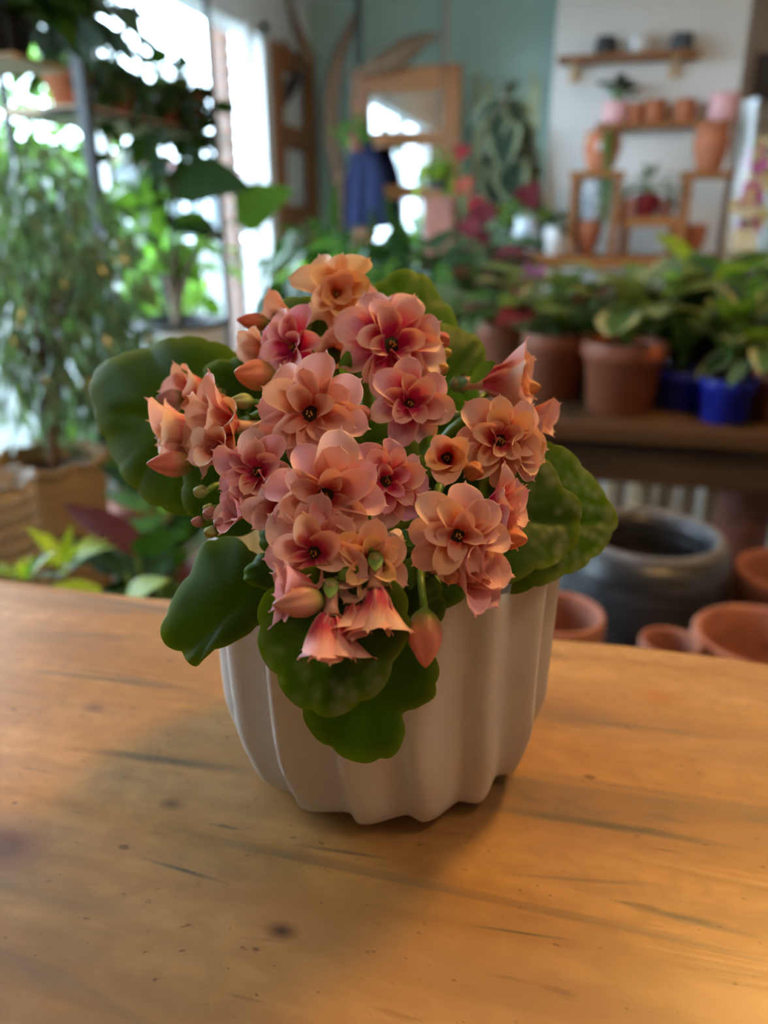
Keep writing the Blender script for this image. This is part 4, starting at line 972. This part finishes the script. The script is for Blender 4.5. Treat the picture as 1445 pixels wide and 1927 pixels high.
# red caladium
c = PY(885, 375, 4.2); b = V((c.x, 4.2, 0)); t = root('potted_caladium', b, 'red leaved caladium between the mirror frame and the rubber plant', 'plant')
ob('pot', potmesh(.12, .09, .26, 'terra_dark', .008), t, Tr(b)); soil(t, b+V((0, 0, .23)), .1)
st = MB()
for (px, py, l, m) in [(872, 290, .10, 'lf_red'), (868, 352, .12, 'lf_red'), (888, 388, .12, 'lf_red'), (900, 410, .14, 'lf_wine'), (875, 430, .14, 'lf_wine'), (910, 450, .14, 'lf_wine'), (985, 365, .16, 'lf_wine'), (925, 400, .16, 'lf_wine'), (895, 470, .18, 'lf_wine')]:
    p = PY(px, py-20, 4.2+R.uniform(-.1, .1)); st.tube(bez(b+V((0, 0, .23)), V((b.x, b.y, p.z*.7)), p, 6), .004, 5)
    leaf_at(t, lmesh('round', m), p, V((R.uniform(-.5, .5), -.5, -.7)), V((0, -1, .5)), l, 1.0)
st.build('stalk', 'stem', t)

# ---- rubber plant on a moss pole with canes behind it
c = PY(952, 440, 4.60); b = V((c.x, 4.60, 0)); t = root('rubber_plant', b, 'tall rubber plant with drooping grey green leaves tied to a pole', 'plant')
ob('pot', potmesh(.15, .12, .32, 'terra_dark', .01), t, Tr(b)); soil(t, b+V((0, 0, .28)), .13)
pt = PY(949, 168, 4.60); MB().tube([b+V((0, 0, .25)), V((b.x, b.y, 1.0)), V((pt.x, b.y, pt.z))], [.016, .02, .014], 10).build('moss_pole', 'rope', t)
RL = lmesh('ovate', 'lf_rubber'); top = PY(952, 210, 4.58)
for (bx, by, tx, ty, yy) in [(945, 190, 885, 228, 4.25), (955, 185, 1000, 245, 4.25), (940, 215, 900, 290, 4.2), (962, 215, 1010, 285, 4.2), (950, 225, 945, 305, 4.05), (938, 250, 905, 350, 4.2), (968, 255, 1015, 345, 4.2), (952, 280, 985, 380, 4.1), (940, 300, 925, 395, 4.1), (960, 330, 940, 420, 4.05), (968, 320, 1018, 400, 4.15), (948, 180, 975, 150, 4.3), (935, 350, 905, 430, 4.15), (955, 300, 965, 370, 4.0), (942, 205, 925, 270, 4.15)]:
    p, q = PY(bx, by, 4.56), PY(tx, ty, yy+.29); leaf_at(t, RL, p, q-p, V((R.uniform(-.3, .3), -1, .5)), (q-p).length*1.05, .95)
st = MB().tube([b+V((0, 0, .25)), V((b.x+.02, 4.58, 1.0)), top], [.012, .010, .006], 6); st.build('stem', 'stem_brown', t)
for i, (px, py) in enumerate([(868, 140), (898, 128), (918, 155), (1003, 128), (1014, 150)]):
    a = PY(px, py, 5.12); o = MB().tube([(a.x, 5.12, 0), (a.x+.004, 5.12, a.z*.5), (a.x, 5.12, a.z)], .011, 7).build('bamboo_cane', 'cane')
    tag(o, ['yellow cane nearest the mirror frame', 'second yellow cane from the mirror frame', 'shortest yellow cane left of the rubber plant', 'taller yellow cane right of the rubber plant', 'shorter yellow cane nearest the white chimney breast'][i], 'cane', 'yellow canes by the teal wall')

# ---- chimney breast shelves
def wshelf(pa, pb, Y, label, brk=True, dep=.15, name='bracket_shelf'):
    a, b = PY(*pa, Y), PY(*pb, Y); z = (a.z+b.z)/2
    t = root(name, ((a.x+b.x)/2, Y, z), label, 'shelf', 'wooden wall shelves')
    MB().box(a.x, b.x, Y-.02, YC-.002, z-.022, z, None, .003).build('board', 'wood', t, smooth=False)
    for u in (.12, .84):
        x = a.x+(b.x-a.x)*u; MB().box(x-.02, x+.02, YC-.03, YC-.002, z-.10, z-.022).box(x-.02, x+.02, Y+.02, YC-.002, z-.035, z-.022).build('bracket', 'wood_pale', t, smooth=False)
    return z
YS = YC-.15
def pix_pot(px, wpx, hpx, Y, z, mat, label, name='plant_pot', taper=.8, lip=0, shape=None, cat='pot', group=None):
    c = PY(px, 300, Y); c = V((c.x, Y, z)); m = MPP(c); r = wpx/2*m; h = hpx*m
    o = MB().lathe([(q*r, zz*h) for q, zz in shape] if shape else pot_prof(r, r*taper, h, lip*r), 28).build(name, mat, None, Tr(c))
    return tag(o, label, cat, group), c, r, h
BELL = [(.9, 0), (1, .03), (.97, .4), (.85, .9), (.78, 1), (.70, .98), (.78, .5), (.8, .12), (.3, .1)]
BALL = [(.5, 0), (.85, .15), (1, .45), (.92, .75), (.6, .95), (.5, 1), (.44, .97), (.6, .7), (.6, .3), (.2, .2)]
EGG = [(.45, 0), (.52, .04), (.8, .4), (.98, .72), (1, .85), (.93, .95), (.88, 1), (.8, .98), (.84, .8), (.6, .3), (.2, .2)]
JAR = [(.60, 0), (.72, .1), (.95, .45), (1, .68), (.86, .86), (.80, .9), (.98, .96), (.98, 1), (.86, 1), (.74, .9), (.8, .6), (.5, .2), (.2, .15)]
SQ = [(.82, 0), (.92, .04), (1, .5), (.97, .96), (.92, 1), (.86, .98), (.88, .5), (.7, .12), (.2, .1)]
zt = wshelf((1049, 101), (1318, 99), YS, 'upper wooden wall shelf on the white chimney breast'); g = 'pots on the upper wall shelf'
pix_pot(1122, 44, 33, YS+.07, zt, 'charcoal', 'black pot leftmost on the upper wall shelf', shape=BELL, group=g)
pix_pot(1181, 42, 38, YS+.07, zt, 'white_glaze', 'round white pot between the dark pots on the upper shelf', shape=BALL, group=g)
pix_pot(1257, 46, 33, YS+.07, zt, 'slate', 'slate grey pot rightmost on the upper wall shelf', shape=BELL, group=g)
zt = wshelf((1120, 233), (1370, 226), YS, 'lower wooden wall shelf on the white chimney breast'); g = 'pots on the lower wall shelf'
o, c, r, h = pix_pot(1150, 50, 38, YS+.07, zt, 'pink', 'pink pot holding the dark plant on the lower wall shelf', shape=SQ, group=g)
t = root('dark_leaf_plant', c+V((0, 0, h*.5)), 'small dark leaved plant in the pink pot on the lower shelf', 'plant')
soil(t, c+V((0, 0, h*.8)), r*.78); rosette(t, c+V((0, -.05, h*.75)), 16, [lmesh('ovate', 'lf_dark')], (.07, .10), .10, .08, (25, 80))
pix_pot(1187, 26, 34, YS+.05, zt, 'terracotta', 'terracotta pot half hidden beside the pink pot on the lower shelf', shape=SQ, group=g)
pix_pot(1221, 42, 40, YS+.07, zt, 'terracotta', 'terracotta pot in the middle of the lower wall shelf', shape=SQ, group=g)
pix_pot(1276, 40, 40, YS+.07, zt, 'terracotta', 'terracotta pot nearest the large pink pot on the lower shelf', shape=SQ, group=g)
pix_pot(1348, 56, 48, YS+.07, zt, 'pink', 'large pink pot at the right end of the lower shelf', shape=SQ, group=g)

# ---- display table against the chimney breast
YD = 3.95
zt = PY(1060, 482, YD).z; a, b = PY(948, 480, YD), PY(1175, 480, YD)
dt = root('display_table', ((a.x+1.5)/2, YD+.25, 0), 'orange wooden display table in front of the chimney breast', 'table')
MB().box(a.x, 1.6, YD, YD+.48, zt-.055, zt, None, .004).build('table_top', 'wood', dt, smooth=False)
for x in (a.x+.04, 1.55):
    for y in (YD+.04, YD+.44): MB().box(x-.025, x+.025, y-.025, y+.025, 0, zt-.055).build('leg', 'wood_z', dt, smooth=False)
def cube_frame(px0, px1, pyt, Y, label, dep=.22, pyb=478):
    p, q = PY(px0, pyt, Y), PY(px1, pyt, Y); t = root('crate_shelf', ((p.x+q.x)/2, Y+dep/2, zt), label, 'shelf', 'wooden box shelves on the display table')
    for x in (p.x, q.x-.035): MB().box(x, x+.035, Y, Y+dep, zt, p.z, None, .003).build('side', 'wood_z', t, smooth=False)
    MB().box(p.x-.01, q.x+.01, Y-.005, Y+dep, p.z, p.z+.03, None, .003).build('top_board', 'wood', t, smooth=False)
    return p.z+.03, t
zA, fA = cube_frame(1075, 1172, 335, YD+.08, 'wooden box shelf framing the terracotta vase')
zB, fB = cube_frame(1290, 1400, 335, YD+.08, 'wooden box shelf behind the wrapped orchids')
p, q = PY(1168, 408, YD+.08), PY(1288, 408, YD+.08)
br = root('bridge_board', ((p.x+q.x)/2, YD+.2, zt), 'wooden board bridging the two box shelves', 'board')
MB().box(p.x, q.x, YD+.10, YD+.30, p.z-.045, p.z, None, .003).build('board', 'wood', br, smooth=False)
for x in (p.x+.03, q.x-.03): MB().box(x-.02, x+.02, YD+.12, YD+.28, zt, p.z-.045).build('support', 'wood_z', br, smooth=False)
zBr = p.z
o, c, r, h = pix_pot(1131, 68, 68, YD+.19, zA, 'terracotta', 'terracotta jar with a white mark on top of the box shelf', shape=JAR, name='clay_jar')
mk = MB().lathe([(.016, 0), (.014, .003), (.001, .004)], 14).build('white_mark', 'white_glaze', o, Tr((-.01, -r*.97, h*.62)) @ Matrix.Rotation(pi/2, 4, 'X'))
t = root('string_plant', c+V((.03, -.02, h*.6)), 'trailing green string plant in the terracotta jar', 'plant')
MB().lathe([(r*.6, 0), (r*.55, .01), (.001, .015)], 12).build('soil', 'soil', t, Tr(c+V((0, 0, h*.85))))
for k in range(4):
    s0 = c+V((R.uniform(-.02, .03), -.02, h*.95)); e0 = c+V((R.uniform(.0, .10), -r*1.25, -R.uniform(.05, .22)))
    pts = bez(s0, s0+V((.02, -r*1.2, .06)), e0, 10); MB().tube(pts, .003, 5).build('vine', 'stem', t)
    for q_ in pts[2:]: leaf_at(t, lmesh('ovate', 'lf_mid'), q_, rvec()+V((0, -.5, -.4)), V((0, -1, .4)), R.uniform(.022, .036))
def pattern():
    m, t = nt('blue_white_glaze'); tc = N(t, 'TexCoord'); n = N(t, 'TexNoise', i_Scale=26.0, i_Detail=4.0, i_Distortion=1.5); L(t, tc.outputs['Object'], n.inputs[0])
    return finish(m, t, ramp(t, [(.38, (.20, .27, .36)), (.5, (.50, .57, .66)), (.62, (.68, .71, .75))], n.outputs[0]), .35)
M['pattern'] = pattern()
# blue and white bowl sits on the vase inside the box shelf
o, c, r, h = pix_pot(1116, 56, 60, YD+.17, zt, 'terracotta', 'terracotta egg shaped vase inside the box shelf', shape=EGG, name='clay_vase')
pix_pot(1118, 74, 72, YD+.19, zt+h, 'pattern', 'blue and white patterned pot resting on the terracotta vase', shape=SQ, name='patterned_pot')
pix_pot(1000, 48, 64, YD+.12, zt, 'pattern', 'light blue patterned jug on the left of the display table', shape=JAR, name='ceramic_jug')
o, c, r, h = pix_pot(1055, 42, 50, YD+.12, zt, 'white_glaze', 'white pot left of the box shelf on the display table', taper=.8)
t = root('black_leaf_plant', c+V((0, 0, h*.5)), 'dark curly leaved plant in the white pot left of the box shelf', 'plant'); soil(t, c+V((0, 0, h*.85)), r*.8)
rosette(t, c+V((0, 0, h*.8)), 16, [lmesh('round', 'lf_dark')], (.05, .08), .06, .08, (5, 80))
o, c, r, h = pix_pot(1032, 30, 56, YD+.36, zt, 'slate', 'slate pot with a yellow flower on the display table', taper=.75)
t = root('yellow_flower_plant', c+V((0, 0, h*.5)), 'small plant with yellow flower in the slate pot', 'plant'); soil(t, c+V((0, 0, h*.85)), r*.8)
rosette(t, c+V((0, 0, h*.8)), 12, [lmesh('ovate', 'lf_mid')], (.05, .09), .06, .06); rosette(t, c+V((-.02, -.03, h*.8)), 6, [lmesh('round', M and 'lf_lime')], (.04, .06), .05, .03)
o, c, r, h = pix_pot(964, 32, 46, YD+.34, zt, 'slate', 'grey pot with light green foliage at the left end of the display table', taper=.75)
t = root('light_green_plant', c+V((0, 0, h*.5)), 'light green bushy plant at the left end of the display table', 'plant'); soil(t, c+V((0, 0, h*.85)), r*.8)
rosette(t, c+V((0, 0, h*.8)), 26, [lmesh('ovate', 'lf_lime'), lmesh('ovate', 'lf_mid')], (.06, .09), .12, .11, (0, 80))
o, c, r, h = pix_pot(1226, 44, 40, YD+.18, zBr, 'lf_red', 'red pot on the bridge board between the box shelves', taper=.75)
t = root('small_fern', c+V((0, 0, h*.5)), 'wispy green plant in the red pot on the bridge board', 'plant'); soil(t, c+V((0, 0, h*.85)), r*.8)
rosette(t, c+V((0, 0, h*.8)), 18, [lmesh('lance', 'lf_mid'), lmesh('lance', 'lf_grey')], (.10, .16), .10, .14, (5, 70))
pix_pot(1190, 34, 34, YD+.18, zBr, 'pink', 'pale pink pot left of the red pot on the bridge board', shape=SQ)
pix_pot(1262, 30, 34, YD+.20, zBr, 'terra_dark', 'brown pot right of the red pot on the bridge board', shape=SQ)
pix_pot(1335, 66, 78, YD+.18, zB, 'terracotta', 'terracotta jar on the right box shelf behind the orchids', shape=JAR, name='clay_jar')
pix_pot(1325, 46, 56, YD+.18, zt, 'terracotta', 'terracotta vase inside the right box shelf', shape=EGG, name='clay_vase')
# picture at the far right
a = PY(1428, 100, YB-.03); b = PY(1500, 188, YB-.03)
pf = root('picture_frame', ((a.x+b.x)/2, YB-.015, b.z), 'black picture on the taupe wall at the right edge', 'picture')
MB().box(a.x, b.x, YB-.03, YB-.001, b.z, a.z, None, .004).build('frame', 'metal_black', pf, smooth=False)
MB().box(a.x+.03, b.x-.03, YB-.034, YB-.028, b.z+.03, a.z-.03).build('sheet', 'charcoal', pf, smooth=False)

# ---- right: plant bench
YQ = 1.32
zq = PY(1200, 806, YQ).z
a = PY(960, 806, YQ)
bn = root('plant_bench', (.9, YQ+.25, 0), 'dark brown plank bench carrying the potted foliage plants', 'bench')
for k in range(3): MB().box(a.x, 2.1, YQ+k*.19, YQ+k*.19+.183, zq-.028, zq, None, .004).build('plank', 'wood_bench', bn, smooth=False)
MB().box(a.x, 2.1, YQ+.02, YQ+.055, zq-.105, zq-.028, None, .003).build('apron_board', 'wood_dark', bn, smooth=False)
for x in (a.x+.04, 2.04):
    for y in (YQ+.06, YQ+.5): MB().box(x-.03, x+.03, y-.03, y+.03, 0, zq-.03).build('leg', 'wood_dark', bn, smooth=False)
def bench(px, pyb, wpx, hpx, dy, pot, label, lm, shape, n, l, rise, spread, el=(10, 80), flop=.35, name='potted_plant', stemmat='stem', wf=1.0, group='potted foliage on the plank bench'):
    b = PY(px, 806, YQ+dy); b = V((b.x, YQ+dy, zq)); m = MPP(b); r = wpx/2*m; h = hpx*m
    t = root(name, b, label, 'plant', group)
    ob('pot', potmesh(r, r*.80, h, pot, r*.05), t, Tr(b)); soil(t, b+V((0, 0, h*.9)), r*.87)
    rosette(t, b+V((0, 0, h*.9)), n, [lmesh(shape, q) for q in lm], l, rise, spread, el, stemmat=stemmat, flop=flop, wf=wf)
    return t
bench(1160, 780, 146, 128, .13, 'terra_plastic', 'striped prayer plant in the large terracotta pot at the bench front', ['lf_cala', 'lf_edge'], 'oblong', 18, (.08, .12), .11, .10, (25, 80), .25)
bench(1035, 770, 120, 118, .22, 'terra_plastic', 'prayer plant in the terracotta pot half hidden behind the flowers', ['lf_cala', 'lf_wine', 'lf_edge'], 'oblong', 24, (.09, .13), .10, .14, (0, 75))
bench(1265, 780, 100, 74, .17, 'blue', 'leafy green plant in the darker blue pot beside the terracotta pot', ['lf_dark', 'lf_cala'], 'oblong', 20, (.07, .10), .13, .08, (35, 85), .2)
bench(1357, 795, 100, 82, .09, 'blue', 'yellow variegated plant in the front blue pot', ['lf_edge', 'lf_mid'], 'ovate', 24, (.05, .075), .11, .07, (30, 85), .2)
bench(1465, 790, 120, 90, .12, 'terra_dark', 'olive green plant at the right edge of the bench', ['lf_edge', 'lf_grey'], 'ovate', 28, (.07, .10), .11, .12, (0, 80))
bench(945, 770, 120, 110, .34, 'terra_plastic', 'pale striped foliage plant at the left end of the bench', ['lf_edge', 'lf_cala', 'lf_grey'], 'oblong', 24, (.08, .12), .07, .14, (0, 70))
bench(1085, 770, 110, 110, .44, 'charcoal', 'bright green foliage plant in the back row of the bench', ['lf_bright', 'lf_cala'], 'oblong', 24, (.08, .12), .09, .14, (0, 70))
bench(1190, 770, 110, 110, .44, 'charcoal', 'grey green foliage plant behind the large terracotta pot', ['lf_grey', 'lf_edge', 'lf_mid'], 'oblong', 26, (.09, .12), .10, .15, (0, 72))
bench(1290, 770, 110, 110, .42, 'charcoal', 'light green arching plant behind the blue pots', ['lf_bright', 'lf_lime', 'lf_cala'], 'oblong', 26, (.09, .12), .12, .15, (0, 75))
bench(1390, 770, 110, 110, .40, 'charcoal', 'dark green foliage plant in front of the wrapped orchids', ['lf_dark', 'lf_mid'], 'oblong', 26, (.10, .14), .11, .15, (5, 75))
bench(1000, 770, 80, 80, .46, 'charcoal', 'dark bench plant with one crimson leaf', ['lf_dark', 'lf_wine', 'lf_dark', 'lf_edge'], 'ovate', 18, (.07, .09), .08, .11, (0, 70))
# pink flowers in the bench row
for i, (px, py, m, lab) in enumerate([(985, 575, 'lf_red', 'crimson bract flower among the bench plants left of the large terracotta pot'), (1005, 520, 'pt_purple', 'pale mauve flower spike behind the bench plants')]):
    p = PD(px, py, 1.50); b = V((p.x, p.y, zq)); t = root('flower_spike', b, lab, 'flower')
    MB().tube(bez(b, b+V((.01, 0, (p.z-b.z)*.6)), p, 6), .004, 6).build('stalk', 'stem', t)
    for k in range(9): ob('petal', lmesh('ovate', m), t, frame(p+V((0, 0, R.uniform(-.035, .02))), rvec()+V((0, -.3, .4)), rvec(), .03, .04, .04))
# wrapped orchids
OR = leafgeo(OV(.42, .75), 4, 4, .1, .1)
def orchid(px, py0, py1, dy, label, lm, nfl, wide):
    b = PY(px, 806, YQ+dy); b = V((b.x, YQ+dy, zq)); m_ = MPP(b); zt_ = PY(px, py1, YQ+dy).z; zf = PY(px, py0, YQ+dy).z
    t = root('wrapped_orchid', b, label, 'plant', 'orchids wrapped in clear sleeves')
    ob('pot', potmesh(.038, .032, .09, 'white_glaze'), t, Tr(b)); soil(t, b+V((0, 0, .08)), .032)
    rosette(t, b+V((0, 0, .08)), 6, [lmesh('oblong', 'lf_mid')], (.07, .10), .05, .02, (55, 80))
    MB().tube(bez(b+V((0, 0, .08)), V((b.x+.01, b.y, zf)), V((b.x-.02, b.y-.02, zt_)), 8), .003, 6).build('stem', 'stem', t)
    for k in range(nfl):
        z = zf+(zt_-zf)*k/max(1, nfl-1); p = V((b.x+R.uniform(-1, 1)*wide*m_, b.y-R.uniform(0, .05), z))
        mb = MB(); fa = V((R.uniform(-.5, .5), -1, R.uniform(-.1, .4))).normalized()
        for j in range(5):
            a = 2*pi*j/5+R.random(); xx = fa.cross(V((0, 0, 1))).normalized(); yy = fa.cross(xx); d = xx*cos(a)+yy*sin(a)
            mb.add(*OR, frame(p, d+fa*.25, fa, .034, .032, .03))
        fl = mb.build('flower', lm[k % len(lm)], t)
        MB().lathe([(.002, 0), (.006, .004), (.005, .010), (.001, .014)], 8).build('lip', 'cane', fl, Tr(p+fa*.004))
    hh = zt_-b.z+.07
    MB().lathe([(.042, .02), (.045, .10), (.048, hh*.5), (.052, hh)], 28, fn=lambda r, z, a, i: r*(1+.06*sin(a*5+i*1.3)+.03*sin(a*11)), close=False).build('clear_sleeve', 'film', t, Tr(b))
orchid(1350, 470, 260, .62, 'wrapped orchid with white and lilac flowers, leftmost of the sleeves', ['pt_white', 'pt_white', 'pt_purple'], 11, 22)
orchid(1418, 470, 260, .66, 'wrapped orchid with cream flowers, between two other sleeves', ['pt_white'], 12, 24)
orchid(1486, 460, 270, .62, 'wrapped orchid with white and purple flowers at the right edge', ['pt_white', 'pt_purple'], 11, 22)

# ---- right: pots behind the counter
ZL = .50
lb = root('low_bench', (.75, 1.0, 0), 'low plank stand carrying empty pots behind the counter', 'bench')
for k in range(4): MB().box(-.05, 1.7, .55+k*.17, .714+k*.17, ZL-.03, ZL, None, .004).build('plank', 'wood_dark', lb, smooth=False)
for x in (0, 1.65):
    for y in (.6, 1.17): MB().box(x-.03, x+.03, y-.03, y+.03, 0, ZL-.03).build('leg', 'wood_dark', lb, smooth=False)
def rimpot(px, py, rpx, d, mat, label, h=None, prof=None, name='clay_pot', group='empty pots behind the counter', fn=None, th=.14, taper=.72):
    """(px,py) is the middle of the mouth"""
    c = PD(px, py, d); r = rpx*MPP(c); hh = c.z-ZL; b = V((c.x, c.y, ZL))
    if prof: pp = [(q*r, z*hh) for q, z in prof]
    else: pp = [(r*taper*.95, 0), (r*taper, hh*.01), (r*.97, hh*.86), (r, hh*.93), (r*.99, hh*.985), (r*.95, hh), (r*(1-th*.7), hh), (r*(1-th), hh*.98), (r*(1-th*1.1), hh*.8), (r*taper*.8, hh*.12), (r*.2, hh*.1)]
    return tag(MB().lathe(pp, 48, fn=fn).build(name, mat, None, Tr(b)), label, 'pot', group), b, r, hh
def vasemat():
    m, t = nt('black_stone_glaze'); tc = N(t, 'TexCoord'); mp = N(t, 'Mapping'); mp.inputs['Scale'].default_value = (1, 1, 6); L(t, tc.outputs['Object'], mp.inputs[0])
    n = N(t, 'TexNoise', i_Scale=9.0, i_Detail=5.0, i_Distortion=.8); L(t, mp.outputs[0], n.inputs[0])
    return finish(m, t, ramp(t, [(.35, (.012, .013, .016)), (.7, (.045, .047, .055))], n.outputs[0]), .36, .5, 0, (n.outputs[0], .5, .01))
M['vase'] = vasemat()
M['vase_rim'] = plain('grey_stone_rim', (.13, .13, .145), .6, .35, 40, .4)
o, b, r, hh = rimpot(1222, 1002, 136, 1.12, 'vase', 'large round black stone pot with grey rim behind the counter', prof=[(.65, 0), (.72, .02), (1.12, .35), (1.18, .60), (1.12, .84), (1.02, .97), (.86, .97), (.84, .9), (.95, .6), (.6, .1), (.2, .08)], name='stone_pot')
MB().tube([V((r*.93*cos(q), r*.93*sin(q), hh*.975)) for q in [2*pi*k/48 for k in range(49)]], r*.085, 8, False).build('rim', 'vase_rim', o)
rimpot(1048, 1150, 90, .80, 'terra_mid', 'terracotta pot touching the white pot at the counter edge')
rimpot(1262, 1205, 56, .86, 'terra_mid', 'smallest terracotta pot at the counter edge')
rimpot(1440, 1195, 130, .88, 'terra_mid', 'wide terracotta bowl at the lower right edge', taper=.6)
rimpot(1498, 1072, 106, 1.10, 'terra_dark', 'terracotta pot behind the wide bowl at the right edge')
# pale crates under the bench
def crate(px0, px1, pyt, pyb, Y, label):
    p, q = PY(px0, pyt, Y), PY(px1, pyb, Y); t = root('slatted_crate', ((p.x+q.x)/2, Y+.13, ZL-.5+.0), label, 'crate', 'pale wooden crates under the bench')
    zb_ = 0.0; t.location.z = 0; BASE[t.name] = V(t.location)
    n = 3
    for k in range(n):
        for yy in (Y, Y+.25):
            x = p.x+(q.x-p.x)*k/(n-1); MB().box(x-.013, x+.013, yy, yy+.012, zb_, p.z-.0, None, .002).build('slat', 'wood_pale', t, smooth=False)
    zz = p.z
    while zz > .06:
        for yy in (Y+.012, Y+.238): MB().box(p.x-.013, q.x+.013, yy, yy+.012, zz-.028, zz, None, .002).build('rail', 'wood_pale', t, smooth=False)
        zz -= .16
    MB().box(p.x-.013, q.x+.013, Y+.012, Y+.25, 0.02, .03).build('bottom', 'wood_pale', t, smooth=False)
crate(1118, 1208, 880, 1000, 1.50, 'pale slatted crate behind the black stone pot on the left')
crate(1256, 1330, 886, 1000, 1.46, 'pale slatted crate behind the black stone pot on the right')
c = PY(1400, 890, 1.5); b = V((c.x, 1.5, 0)); tag(MB().lathe(pot_prof(.055, .04, c.z, .006), 24).build('clay_pot', 'terra_dark', None, Tr(b)), 'tall dark clay pot under the bench beside the crate', 'pot')
